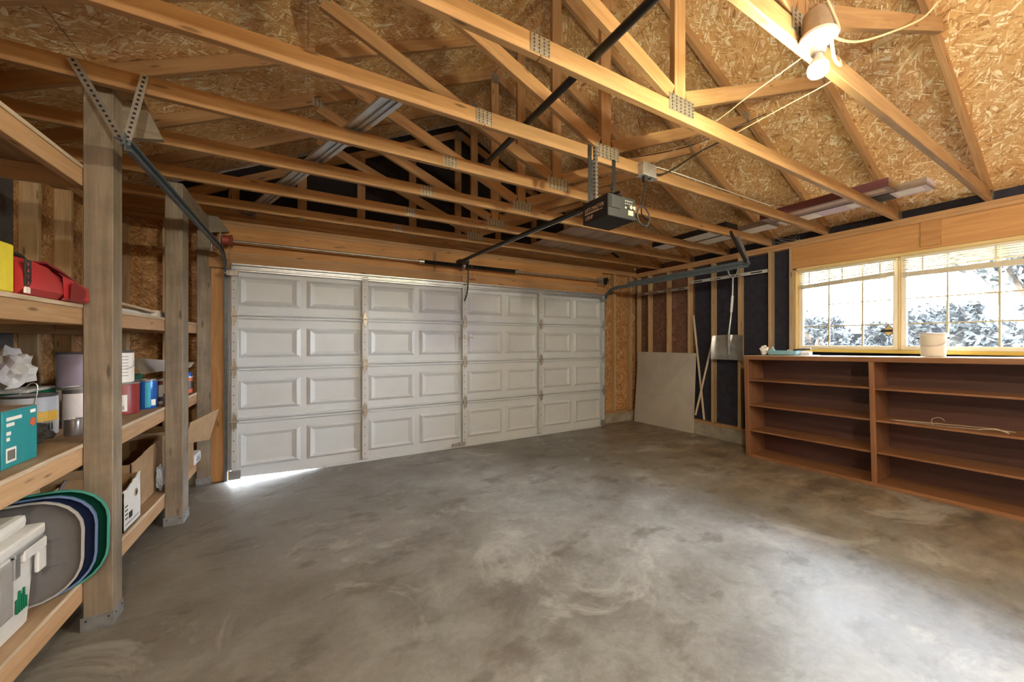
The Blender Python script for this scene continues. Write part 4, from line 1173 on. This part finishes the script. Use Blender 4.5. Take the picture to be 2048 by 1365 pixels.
for v in bm.verts:
    p = v.co.normalized(); n = mnoise.noise(p*2.3+V((5, 0, 0)))+.55*mnoise.noise(p*5.5+V((0, 2, 0)))-abs(mnoise.noise(p*3.7))
    v.co = V((p.x*.085, p.y*.105, p.z*.11))*(1+.34*n)
m = MB(); m.bm.free(); m.bm = bm; m.build('bag_body', M_BAG, bagb, M=Matrix.Translation((-1.42, 3.22, ZM+.32)))
crumple('work_glove', (-.99, 2.41, ZM), .075, (.7, 1.25, .62), M_CLOTH, 'dark crumpled work glove right of the teal carton', 'glove', 8.3)
m = MB(); m.box((-1.02, 2.26, ZM), (-.955, 2.335, ZM+.02), .004)
tag(m.build('tape_case', M_BLACKP, origin=(-.99, 2.3, ZM)), 'small black case between the teal carton and the glove', 'case')
# --- middle shelf, second bay
def mar(e, p, r, z, h):
    patch(e, p, r, z+.02, z+.12, -.1, .35, M_WHITEBOX, k=1.012)
    for i in range(6): patch(e, p, r, z+.03, z+.055, .0+.035*i, .016+.035*i, M_BLKPRINT, 'barcode', k=1.016, n=1)
    b_ = p + V((-p.x, -p.y, 0)).normalized()*r; u = V((p.y, -p.x, 0)).normalized()*-1
    m = MB(); m.lathe([(.017, 0), (.014, .006)], n=16, axis='z'); m.build('bail_knob', M_BLACKP, e, M=facing(b_+u*.012+V((0,0,z+.148)), u, (0,0,1)))
    m = MB(); m.tube([b_+u*.015+V((0,0,z+.145)), b_+u*.06+V((0,0,z+.10))], .003, 6); m.build('bail', M_TIN, e)
can((-.995, 3.285), .084, .19, ZM, M_MAR, 'maroon paint can with a white barcode label', None, None, extra=mar)
def wtx(e, p, r, z, h):
    for i in range(7): patch(e, p, r, z+.04+.019*i, z+.045+.019*i, -.2, .75, plain('pale_grey_print', (.45, .46, .50), .5), 'printed_lines', k=1.010, n=5)
can((-1.012, 3.26), .084, .187, ZM+.194, M_WHITEBOX, 'white paint can stacked on the maroon can', None, None, lidm=M_TIND, bail=True, extra=wtx)
def blu(e, p, r, z, h):
    patch(e, p, r, z+.01, z+h-.015, -.15, .35, M_CYAN, k=1.012)  # bright highlight painted as a cyan band up the can's front
    patch(e, p, r, z+.02, z+.06, .4, .9, M_WHITEBOX, k=1.014)
can((-.925, 3.465), .052, .188, ZM, M_BLUE, 'bright blue can between the maroon can and the second post', None, None, extra=blu)
can((-.94, 3.66), .046, .175, ZM, M_WHITEBOX, 'white can with red print against the second post', None, [(.135, .165, M_MAR), (.02, .05, M_BLKPRINT)])
o = bx('green_box', (-1.22, 3.60, ZM), (-1.05, 3.86, ZM+.205), M_GREEN, None, .003); tag(o, 'green box behind the second post on the middle shelf', 'box')
crumple('paper_wad', (-1.115, 3.50, ZM), .055, (1, 1, 1.9), M_BAG, 'pale plastic wad between the blue can and the cardboard panel', 'wad', 1.7)
e = empty('cardboard_sheet', (-1.1, 4.3, 1.17), 'grey cardboard sheet lying tilted on the middle shelf behind the second post', 'cardboard')
m = MB(); B = m.bm
q = [V((-1.10, 4.0, 1.172)), V((-.965, 4.74, 1.176)), V((-.965, 4.86, 1.212)), V((-1.20, 4.12, 1.292))]
A = [B.verts.new(p) for p in q]; C = [B.verts.new(p+V((.002, 0, .005))) for p in q]
m._f([B.faces.new(A), B.faces.new(C[::-1])]+[B.faces.new([A[i], A[(i+1) % 4], C[(i+1) % 4], C[i]]) for i in range(4)])
m.build('panel', plain('grey_card', (.40, .36, .32), .85, var=.08, scale=5), e)
# --- middle shelf, third bay: spray can
def spr(e, p, r, z, h):
    patch(e, p, r, z+.01, z+.045, -1.2, 1.2, M_OR, k=1.012)
    patch(e, p, r, z+.115, z+.14, -1.2, 1.2, M_OR, k=1.012)
    m = MB(); m.lathe([(r*.9, z+h), (r*.86, z+h+.035), (r*.7, z+h+.042), (.004, z+h+.043)], (p.x, p.y, 0), n=24); m.build('cap', M_BLUE, e, sm=40)
can((-.935, 4.45), .033, .15, ZM, M_TIND, 'black and orange spray can with a blue cap', None, None, name='spray_can', cat='spray can', extra=spr)
# --- upper shelf
rc = empty('tool_case', (-.98, 2.24, ZU), 'red moulded tool case on the upper left shelf', 'tool case')
m = MB()
prof = [(0, .125), (.10, .128), (.20, .125), (.27, .118), (.33, .105), (.40, .088), (.48, .062)]
rs = []
ys = [2.06, 2.10, 2.18, 2.26, 2.32]
for y, h, xo in zip(ys, (.150, .152, .150, .142, .122), (0, .006, .01, .012, .008)):
    xf, xb = -.872+xo, -1.10
    rs.append([V((xb+.01, y, ZU)), V((xf-.02, y, ZU)), V((xf, y, ZU+.025)), V((xf-.006, y, ZU+h*.6)), V((xf-.03, y, ZU+h*.93)), V((xf-.05, y, ZU+h)), V((xb+.02, y, ZU+h)), V((xb, y, ZU+h*.85)), V((xb, y, ZU+.02))])
m.rings(rs); m.build('case_body', M_RED, rc, sm=35)
# open scabbard end
m = MB(); rs = []; ri = []
for y, h, xo in zip((2.318, 2.36, 2.42, 2.50), (.122, .112, .098, .082), (.008, .014, .02, .024)):
    xf, xb = -.872+xo, -1.05
    rs.append([V((xb, y, ZU)), V((xf-.01, y, ZU)), V((xf, y, ZU+.012)), V((xf-.004, y, ZU+h*.85)), V((xf-.02, y, ZU+h)), V((xb, y, ZU+h))])
tubep = rs
for a, b in zip(rs, rs[1:]):
    pass
m.rings(rs, caps=False)
m.build('scabbard', M_RED, rc, sm=35)
m = MB(); rs2 = [[V((p.x*1 + (-.96-p.x)*.1, p.y+.001, ZU+.004+(p.z-ZU)*.9)) for p in r_] for r_ in rs]
m.rings(rs2, caps=False); m._f([m.bm.faces.new([m.bm.verts.new(p) for p in rs2[0]])]); m.build('scabbard_inside', M_REDIN, rc)
# dark mouth on the aisle side of the scabbard
m = MB(); m.prism([(2.335, ZU+.004), (2.47, ZU+.004), (2.475, ZU+.06), (2.44, ZU+.072), (2.375, ZU+.088), (2.345, ZU+.075)], 'x', -.8515, -.8505); m.build('scabbard_mouth', M_REDIN, rc)
m = MB(); m.box((-.874, 2.062, ZU+.03), (-.8685, 2.10, ZU+.135), .001); m.build('black_panel', M_BLKPRINT, rc)
for i, ch in enumerate('VAVA'):
    text('lettering', ch, .024, facing((-.8680, 2.070, ZU+.110-.025*i), (0, 1, 0), (0, 0, 1)), M_RED, rc)
m = MB(); m.box((-.8745, 2.062, ZU+.003), (-.8680, 2.092, ZU+.028), .001); m.build('label_patch', M_WHITEBOX, rc)
m = MB(); m.tube(spline([(-.96, 2.12, ZU+.152), (-.96, 2.16, ZU+.172), (-.96, 2.24, ZU+.172), (-.96, 2.30, ZU+.14)], 5), .010, 8); m.build('handle', M_BLACKP, rc, sm=60)
m = MB(); m.prism([(2.24, ZU+.147), (2.36, ZU+.124), (2.46, ZU+.102), (2.49, ZU+.092), (2.49, ZU+.098), (2.36, ZU+.135), (2.24, ZU+.155)], 'x', -.93, -.885); m.build('top_rib', M_REDIN, rc)
o = bx('yellow_box', (-1.02, 1.90, ZU), (-.885, 2.035, ZU+.165), M_YEL, None, .004, along=2); tag(o, 'plain yellow box at the left picture edge on the upper shelf', 'box')
o = bx('trim_piece', (-.955, 2.85, ZU), (-.87, 3.30, ZU+.012), M_WHITEP, None, .001); tag(o, 'flat white trim strip lying at the bottom on the upper shelf', 'trim strip', 'trim strips on the upper shelf')
o = board('trim_piece', (-.945, 2.86, ZU+.060), (-.885, 3.60, ZU+.026), .05, .014, M_BEIGE, None, V((0, 0, 1)), .001); tag(o, 'beige trim strip lying aslant across the white ones on the upper shelf', 'trim strip', 'trim strips on the upper shelf')
o = board('trim_piece', (-1.0, 2.88, ZU+.075), (-.98, 3.30, ZU+.070), .12, .012, M_WHITEP, None, V((0, .05, 1)), .001); tag(o, 'white trim strip on top of the pile behind the nearest post', 'trim strip', 'trim strips on the upper shelf')
m = MB(); m.prism([(3.42, ZU+.0), (3.92, ZU+.0), (3.92, ZU+.028), (3.45, ZU+.045)], 'x', -.96, -.868)
tag(m.build('paper_stack', M_PAPER), 'thin white paper stack beside the second post on the upper shelf', 'papers')
crumple('paper_scrap', (-.93, 4.30, ZU), .045, (1.2, 2.6, .5), M_PAPER, 'white paper scraps on the upper shelf past the second post', 'paper', 6.2)

# --- lower shelf, first bay
wbn = empty('plastic_tote', (-1.0, 2.1, ZLo), 'white plastic tote with a lid at the bottom left corner', 'tote')
m = MB(); hs = []
for z, q in ((0, .018), (.01, .012), (.26, .0), (.27, -.012), (.30, -.012), (.30, .01)):
    x0, x1, y0, y1 = -1.26, -.872, 1.80, 2.205
    a = q
    c_ = .03
    hs.append([V((x0+a+c_, y0+a, ZLo+z)), V((x1-a-c_, y0+a, ZLo+z)), V((x1-a, y0+a+c_, ZLo+z)), V((x1-a, y1-a-c_, ZLo+z)), V((x1-a-c_, y1-a, ZLo+z)), V((x0+a+c_, y1-a, ZLo+z)), V((x0+a, y1-a-c_, ZLo+z)), V((x0+a, y0+a+c_, ZLo+z))])
m.rings(hs); m.build('tote_body', M_WHITEP, wbn)
m = MB(); m.box((-1.275, 1.79, ZLo+.302), (-.858, 2.218, ZLo+.345), .012).box((-1.25, 1.82, ZLo+.345), (-.89, 2.19, ZLo+.395), .02)
for yy in (1.86, 1.97, 2.08): m.box((-1.0, yy, ZLo+.395), (-.95, yy+.05, ZLo+.425), .008)
m.build('lid', M_WHITEP, wbn)
m = MB(); m.box((-.874, 1.96, ZLo+.10), (-.856, 2.03, ZLo+.29), .006); m.build('latch', M_GREYL, wbn)
m = MB(); m.box((-.868, 2.06, ZLo+.26), (-.845, 2.19, ZLo+.30), .004).box((-.862, 2.15, ZLo+.18), (-.85, 2.20, ZLo+.26), .004); m.build('handle', M_WHITEP, wbn)
m = MB(); m.box((-.862, 2.02, ZLo+.22), (-.85, 2.05, ZLo+.30), .002).box((-.862, 2.02, ZLo+.29), (-.848, 2.19, ZLo+.306), .002); m.build('hook_bracket', M_GALV, wbn)
for i, L_ in enumerate((.05, .075, .06, .075, .04)):
    bx('printed_line', (-.8765, 2.085+.012*i, ZLo+.075), (-.8718, 2.091+.012*i, ZLo+.075+L_), M_GREEN, wbn, 0)

def tub_lid(y, xc, hw, hh, base, rim, label, yaw, bulge):
    """a rounded plastic lid standing on edge, rim toward the aisle"""
    e = empty('tub_lid', (xc, y, ZLo), label, 'tub lid', 'plastic tub lids standing on edge')
    def rr_(w, h, r, d):
        out = []
        for cx_, cz_, a0 in ((w-r, h-r, 0), (-w+r, h-r, PI/2), (-w+r, -h+r, PI), (w-r, -h+r, 1.5*PI)):
            for i in range(7):
                a = a0+PI/2*i/6
                out.append(V((cx_+r*math.cos(a), d, cz_+r*math.sin(a))))
        return out
    M = Matrix.Translation((xc, y, ZLo+hh+.004)) @ Matrix.Rotation(yaw, 4, 'Z') @ Matrix.Rotation(-.06, 4, 'X')
    m = MB(); m.rings([rr_(hw, hh, hh*.7, 0), rr_(hw*.975, hh*.97, hh*.68, .007), rr_(hw*.93, hh*.92, hh*.62, .013), rr_(hw*.60, hh*.60, hh*.36, .016), rr_(hw*.55, hh*.55, hh*.3, .013)], caps=False)
    m._f([m.bm.faces.new([m.bm.verts.new(p) for p in rr_(hw*.55, hh*.55, hh*.3, .013)])])
    # raised ribs
    for xx in (-.35, .30):
        m.box((xx*hw-.02, .002, -hh*.45), (xx*hw+.02, .016, hh*.5), .006)
    m.box((-hw*.8, .008, .03), (hw*.8, .017, .036)).box((-hw*.8, .008, -hh*.35-.003), (hw*.8, .017, -hh*.35+.003))
    m.build('lid_panel', base, e, sm=35, M=M)
    m = MB(); ring = rr_(hw, hh, hh*.7, 0)
    rsx = []
    for i, p in enumerate(ring):
        o_ = p.normalized()
        rsx.append([p+o_*.003+V((0, -.004, 0)), p+o_*.003+V((0, .008, 0)), p-o_*.004+V((0, .008, 0)), p-o_*.004+V((0, -.004, 0))])
    m.rings(rsx, closed=True); m.build('rim', rim, e, sm=40, M=M)
    return e
tub_lid(2.36, -1.03, .225, .185, M_GREYP, M_GREYR, 'grey plastic tub lid standing in front of the blue one', .14, 0)
tub_lid(2.425, -1.02, .225, .188, M_NAVY, M_NAVYR, 'navy blue plastic tub lid standing between grey and green ones', .14, 0)
tub_lid(2.49, -1.01, .225, .192, M_DGREEN, M_DGREENR, 'dark green plastic tub lid standing nearest the post', .14, 0)
o = bx('cardboard_box', (-1.50, 2.60, ZLo), (-1.26, 2.95, ZLo+.42), M_CARD, None, .003); tag(o, 'brown cardboard box behind the tub lids on the lower shelf', 'cardboard box')
o = board('grey_strap', (-1.17, 2.70, ZLo+.02), (-1.06, 2.88, ZLo+.40), .03, .006, M_GREYP, None, V((1, 0, 0)), .001); tag(o, 'dark grey strap rising behind the tub lids', 'strap')
# --- lower shelf, second bay
def open_box(name, x0, x1, y0, y1, z0, hgts, outer, inner, label, cat):
    e = empty(name, ((x0+x1)/2, (y0+y1)/2, z0), label, cat)
    t = .005
    bx('floor_panel', (x0, y0, z0), (x1, y1, z0+t), outer, e, 0)
    h = hgts
    for nm, a, b in (('near_panel', (x0, y0, z0), (x1, y0+t, z0+h[0])), ('far_panel', (x0, y1-t, z0), (x1, y1, z0+h[1])), ('back_panel', (x0, y0+t, z0), (x0+t, y1-t, z0+h[2]))):
        bx(nm, a, b, inner if nm != 'near_panel' else outer, e, 0)
    m = MB(); B = m.bm; n = 12
    pts = [(y0, z0)] + [(y1, z0)]
    top = [(y1-(y1-y0)*i/n, z0+h[3]+(h[4]-h[3])*i/n+random.uniform(-.008, .008)) for i in range(n+1)]
    m.prism(pts+top, 'x', x1-t, x1); m.build('front_panel', outer, e)
    return e
wc = open_box('white_carton', -1.16, -.853, 2.86, 3.10, ZLo, (.22, .26, .24, .265, .215), M_WCARD, M_CARD, 'torn open white carton beside the nearest post', 'carton')
m = MB(); X = -.8525
for i in range(12): m.box((X, 2.93+.004*i, ZLo+.05), (X+.0008, 2.932+.004*i, ZLo+.085))
for i in range(4): m.box((X, 2.88, ZLo+.06+.022*i), (X+.0008, 2.915, ZLo+.067+.022*i))
m.box((X, 2.88, ZLo+.03), (X+.0008, 3.07, ZLo+.033)); m.build('barcode', M_BLKPRINT, wc)
m = MB(); m.lathe([(.022, X), (.022, X+.001)], (0, 3.03, ZLo+.165), axis='x', n=16); m.mat(1).lathe([(.012, X+.001), (.012, X+.0018)], (0, 3.033, ZLo+.163), axis='x', n=16); m.build('logo', [M_CARD, M_BLKPRINT], wc)
cb = open_box('cardboard_box', -1.36, -.90, 3.13, 3.88, ZLo, (.34, .36, .40, .40, .34), M_CARD, M_CARDD, 'large open cardboard box with a torn edge on the lower shelf', 'cardboard box')
m = MB(); m.tube(spline([(-1.30, 3.20, ZLo+.03), (-1.18, 3.24, ZLo+.30), (-1.10, 3.28, ZLo+.44)], 5), .02, 10).lathe([(.03, ZLo+.43), (.05, ZLo+.45), (.05, ZLo+.51), (.03, ZLo+.53)], (-1.08, 3.30, 0), n=16)
tag(m.build('hand_tool', M_CLOTH, sm=50), 'dark hand tool sticking out of the large cardboard box', 'tool')
o = crumple('blue_bag', (-.885, 3.96, ZLo), .05, (.7, .8, 2.2), plain('pale_blue_plastic', (.42, .50, .66), .4), 'pale blue bag squeezed in front of the second post', 'bag', 2.2)
cb2 = open_box('cardboard_box', -1.40, -.90, 4.14, 4.45, ZLo, (.40, .40, .42, .30, .30), M_CARD, M_CARDD, 'cardboard box with a raised flap between the two far posts', 'cardboard box')
m = MB(); B = m.bm
q = [V((-.90, 4.15, ZLo+.28)), V((-.80, 4.53, ZLo+.22)), V((-.73, 4.55, ZLo+.51)), V((-.86, 4.15, ZLo+.46))]
A = [B.verts.new(p) for p in q]; C = [B.verts.new(p+V((-.005, 0, 0))) for p in q]
m._f([B.faces.new(A), B.faces.new(C[::-1])]+[B.faces.new([A[i], A[(i+1) % 4], C[(i+1) % 4], C[i]]) for i in range(4)])
m.build('open_flap', M_CARD, cb2)
e = empty('paper_sack', (-.88, 4.72, ZLo), 'white and blue printed paper sack lying at the far end of the lower shelf', 'paper sack')
m = MB(); m.box((-1.0, 4.635, ZLo), (-.852, 4.87, ZLo+.10), .02); m.build('sack', M_WCARD, e)
bx('printed_line', (-.8525, 4.68, ZLo+.03), (-.851, 4.80, ZLo+.05), M_NAVYR, e, 0)
bx('printed_line', (-.8525, 4.70, ZLo+.06), (-.851, 4.78, ZLo+.07), M_NAVYR, e, 0)

# set every shelf thing down at its own spot on the boards: (x, y, z of the base centre, size)
def base_of(o):
    pts = []
    for q in [o] + list(o.children_recursive):
        if q.type == 'MESH': pts += [world_of(q) @ V(c) for c in q.bound_box]
    lo = [min(p[i] for p in pts) for i in range(3)]; hi = [max(p[i] for p in pts) for i in range(3)]
    return V(((lo[0]+hi[0])/2, (lo[1]+hi[1])/2, lo[2]))
SETTLE = {
    'pale blue bag squeezed in front of the second post': (-0.985, 3.985, 0.262, 0.85),
    'brown cardboard box behind the tub lids on the lower shelf': (-1.43, 3.1, 0.259, 1.0),
    'large open cardboard box with a torn edge on the lower shelf': (-1.25, 3.915, 0.258, 1.0),
    'cardboard box with a raised flap between the two far posts': (-1.085, 4.52, 0.259, 1.0),
    'green box behind the second post on the middle shelf': (-1.283, 4.215, 0.922, 1.13),
    'dark grey strap rising behind the tub lids': (-1.2, 3.0, 0.27, 1.0),
    'dark hand tool sticking out of the large cardboard box': (-1.3, 3.72, 0.27, 1.0),
    'paint can with a yellow and beige label behind the teal carton': (-1.271, 3.087, 0.921, 1.13),
    'tall white can with a dark top just left of the nearest post': (-1.17, 3.277, 0.921, 1.13),
    'cream paint can under the lilac one': (-1.226, 3.475, 0.921, 1.13),
    'lilac paint can stacked on the cream can': (-1.226, 3.475, 1.141, 1.13),
    'maroon paint can with a white barcode label': (-1.124, 3.704, 0.921, 1.13),
    'white paint can stacked on the maroon can': (-1.138, 3.68, 1.141, 1.13),
    'bright blue can between the maroon can and the second post': (-1.045, 3.915, 0.921, 1.13),
    'white can with red print against the second post': (-1.062, 4.136, 0.921, 1.13),
    'white and blue printed paper sack lying at the far end of the lower shelf': (-0.985, 4.755, 0.259, 1.0),
    'white paper scraps on the upper shelf past the second post': (-1.05, 4.7, 1.605, 1.1),
    'thin white paper stack beside the second post on the upper shelf': (-1.033, 4.147, 1.605, 1.13),
    'pale plastic wad between the blue can and the cardboard panel': (-1.259, 3.954, 0.921, 1.13),
    'white crumpled bag at the left picture edge on the middle shelf': (-1.46, 3.34, 1.152, 1.1),
    'white plastic tote with a lid at the bottom left corner': (-1.198, 2.225, 0.259, 1.13),
    'flat green tray lying under the white one behind the yellow labelled can': (-1.44, 3.385, 1.108, 1.1),
    'flat white tray lying over the green one behind the yellow labelled can': (-1.445, 3.39, 1.131, 1.1),
    'small bare tin at the shelf edge beside the nearest post': (-1.079, 2.989, 0.921, 1.13),
    'black and orange spray can with a blue cap': (-0.99, 4.77, 0.922, 1.08),
    'small black case between the teal carton and the glove': (-1.116, 2.596, 0.921, 1.13),
    'teal printed carton at the front of the middle shelf': (-1.127, 2.401, 0.921, 1.13),
    'red moulded tool case on the upper left shelf': (-1.045, 2.475, 1.605, 0.99),
    'low brown box behind the yellow labelled can': (-1.44, 3.385, 0.9225, 1.12),
    'flat white trim strip lying at the bottom on the upper shelf': (-1.031, 3.475, 1.605, 1.13),
    'beige trim strip lying aslant across the white ones on the upper shelf': (-1.034, 3.65, 1.626, 1.13),
    'white trim strip on top of the pile behind the nearest post': (-1.08, 3.42, 1.6185, 1.0),
    'grey plastic tub lid standing in front of the blue one': (-1.165, 2.535, 0.2595, 1.2),
    'navy blue plastic tub lid standing between grey and green ones': (-1.135, 2.575, 0.2595, 1.2),
    'dark green plastic tub lid standing nearest the post': (-1.108, 2.615, 0.2595, 1.2),
    'torn open white carton beside the nearest post': (-1.136, 3.367, 0.259, 1.13),
    'dark crumpled work glove right of the teal carton': (-1.117, 2.726, 0.921, 1.13),
    'plain yellow box at the left picture edge on the upper shelf': (-1.035, 2.165, 1.605, 1.1),
}
LEFT = [o for o in bpy.data.objects if o.parent is None and o.name not in LEFT_START]
for o in LEFT:
    t = SETTLE.get(o['label'])
    if t is None: continue
    c = base_of(o)
    o.matrix_basis = Matrix.Translation(V(t[:3])) @ Matrix.Scale(t[3], 4) @ Matrix.Translation(-c) @ o.matrix_basis

# ------------------------------------------------------------------ outside
def ground():
    m, nt, b = new_mat('outside_grass'); g = G(nt); f = g.noise(g.obj(), .5, 5)
    g.l(g.ramp(f, [(.35, (.003, .004, .002)), (.65, (.006, .006, .004))]), b.inputs['Base Color']); b.inputs['Roughness'].default_value = .9
    return m
M_GRASS = ground()
def leafm(name, a, b_):
    m, nt, b = new_mat(name); g = G(nt); f = g.noise(g.obj(), 2.5, 4)
    g.l(g.ramp(f, [(.35, a), (.65, b_)]), b.inputs['Base Color']); b.inputs['Roughness'].default_value = .7
    return m
M_LEAF = leafm('foliage_green', (.005, .008, .006), (.010, .014, .010))
M_LEAF2 = leafm('foliage_blue_green', (.006, .008, .007), (.010, .0125, .011))
M_BARK = plain('bark', (.10, .075, .05), .9, var=.3)
m = MB(); m.box((5.5, -60, -.5), (160, 80, -.25)); o = m.build('outside_ground', M_GRASS); tag(o, 'grassy ground outside the window', 'ground', kind='structure')
m = MB(); m.box((-3, YE+.22, -.3), (8, 14, -.02)); o = m.build('driveway', plain('driveway_concrete', (.62, .60, .56), .9)); tag(o, 'pale concrete driveway outside the garage door', 'driveway', kind='structure')
m = MB(); m.box((-4, -14, -.3), (9, YB-.13, -.02)); o = m.build('rear_yard', plain('yard_gravel', (.50, .49, .47), .9)); tag(o, 'pale paved yard behind the garage', 'yard', kind='structure')
m = MB(); rs = []
for i in range(41):
    y = -60+150*i/40; hgt = 5.4+1.6*mnoise.noise(V((i*.22, 1, 0)))
    rs.append([V((120, y, -.5)), V((110, y, hgt*.6)), V((125, y, hgt+1.4)), V((150, y, -.5))])
m.rings(rs); o = m.build('hills', leafm('hill_foliage', (.006, .0075, .0075), (.009, .011, .0105)), sm=40); tag(o, 'low wooded hills on the horizon', 'hills', kind='structure')
def tree(x, y, h, r, trunk, n, leaf, label, mat, seed):
    rnd = random.Random(seed)
    e = empty('tree', (x, y, -.3), label, 'tree', 'trees outside the window')
    m = MB()
    m.tube(spline([(x, y, -.3), (x+.1*r, y, trunk*.6), (x-.05*r, y+.1*r, h*.7)], 5), .06*r+.04, 8)
    for i in range(5):
        a = rnd.uniform(0, 6.28); m.tube([(x, y, trunk*(.7+.2*rnd.random())), (x+.6*r*math.cos(a), y+.6*r*math.sin(a), h*(.5+.3*rnd.random()))], .03*r+.015, 6)
    m.build('trunk', M_BARK, e, sm=50)
    m = MB(); B = m.bm
    blobs = [(rnd.uniform(-.65, .65)*r, rnd.uniform(-.65, .65)*r, trunk+(h-trunk)*rnd.uniform(.15, .9), r*rnd.uniform(.2, .42)) for _ in range(26)]
    for i in range(n):
        bx_, by_, bz_, br_ = blobs[rnd.randrange(len(blobs))]
        d_ = V((rnd.gauss(0, 1), rnd.gauss(0, 1), rnd.gauss(0, 1))).normalized()*br_*rnd.random()**.4
        c = V((x+bx_, y+by_, bz_))+d_
        u = V((rnd.gauss(0, 1), rnd.gauss(0, 1), rnd.gauss(0, 1))).normalized(); w = u.orthogonal().normalized()
        s = leaf*rnd.uniform(.8, 1.7)
        B.faces.new([B.verts.new(c-u*s), B.verts.new(c+w*s*.5), B.verts.new(c+u*s), B.verts.new(c-w*s*.5)])
    me = bpy.data.meshes.new('foliage'); B.to_mesh(me); B.free(); me.materials.append(mat)
    f = link(bpy.data.objects.new('foliage', me), e); place(f, Matrix.Identity(4), e)
tree(13.0, 1.15, 4.9, 2.0, 1.5, 4200, .09, 'large spreading tree close outside the right sash', M_LEAF, 1)
tree(30, 12.6, 3.1, 2.2, .3, 3200, .16, 'small bushy tree seen low in the left corner of the window', M_LEAF2, 2)
tree(34, 9.6, 2.6, 1.7, .3, 2600, .16, 'bushy tree seen just left of the window mullion', M_LEAF2, 3)
tree(25, 5.0, 3.1, 1.8, .3, 3200, .14, 'rounded tree seen just right of the window mullion', M_LEAF2, 4)
tree(38, 2.6, 4.0, 3.0, .4, 5200, .19, 'broad tree behind the cream pail', M_LEAF2, 5)
# ------------------------------------------------------------------ light
w = bpy.data.worlds.new('sky'); S.world = w; w.use_nodes = True
nt = w.node_tree
for n in list(nt.nodes): nt.nodes.remove(n)
g = G(nt)
out = g.n('ShaderNodeOutputWorld'); bg = g.n('ShaderNodeBackground')
tc = g.n('ShaderNodeTexCoord'); sp = g.n('ShaderNodeSeparateXYZ'); g.l(tc.outputs['Generated'], sp.inputs[0])
cl = g.ramp(sp.outputs[2], [(.0, (.93, .97, 1.0)), (.30, (.88, .94, 1.0)), (.55, (.62, .70, .80)), (1, (.22, .30, .42))])
g.l(cl, bg.inputs[0]); bg.inputs[1].default_value = 16.0
g.l(bg.outputs[0], out.inputs[0])

# added fill bulbs, unseen behind the camera, modelled like the visible one
def fill_lamp(x, y, label, st):
    e = empty('ceiling_lamp', (x, y, 2.63), label, 'lamp')
    m = MB(); m.lathe([(.05, 2.645), (.05, 2.735)], (x, y, 0), n=24); m.build('junction_box', M_JBOX, e, sm=40)
    m = MB(); m.lathe([(.03, 2.605), (.064, 2.634), (.064, 2.646), (.05, 2.648)], (x, y, 0), n=32); m.build('lampholder', M_CREAM, e, sm=40)
    m = MB(); m.lathe([(.014, 2.605), (.020, 2.58), (.036, 2.545), (.045, 2.52), (.040, 2.495), (.022, 2.478), (.002, 2.474)], (x, y, 0), n=28); m.build('bulb', emit('fill_bulb_glow', (1.0, .93, .76), st), e, sm=80)
fill_lamp(2.6, -1.05, 'added fill bulb behind the camera, to the right', 210)
fill_lamp(.2, -1.66, 'added fill bulb behind the camera, to the left', 380)

S.view_settings.view_transform = 'Standard'; S.view_settings.look = 'None'; S.view_settings.gamma = 1; S.view_settings.use_curve_mapping = False
S.view_settings.exposure = 2.32
S.cycles.use_denoising = True
S.cycles.max_bounces = 10; S.cycles.diffuse_bounces = 6; S.cycles.glossy_bounces = 3; S.cycles.transparent_max_bounces = 12
S.cycles.caustics_reflective = False; S.cycles.caustics_refractive = False
S.cycles.sample_clamp_indirect = 8
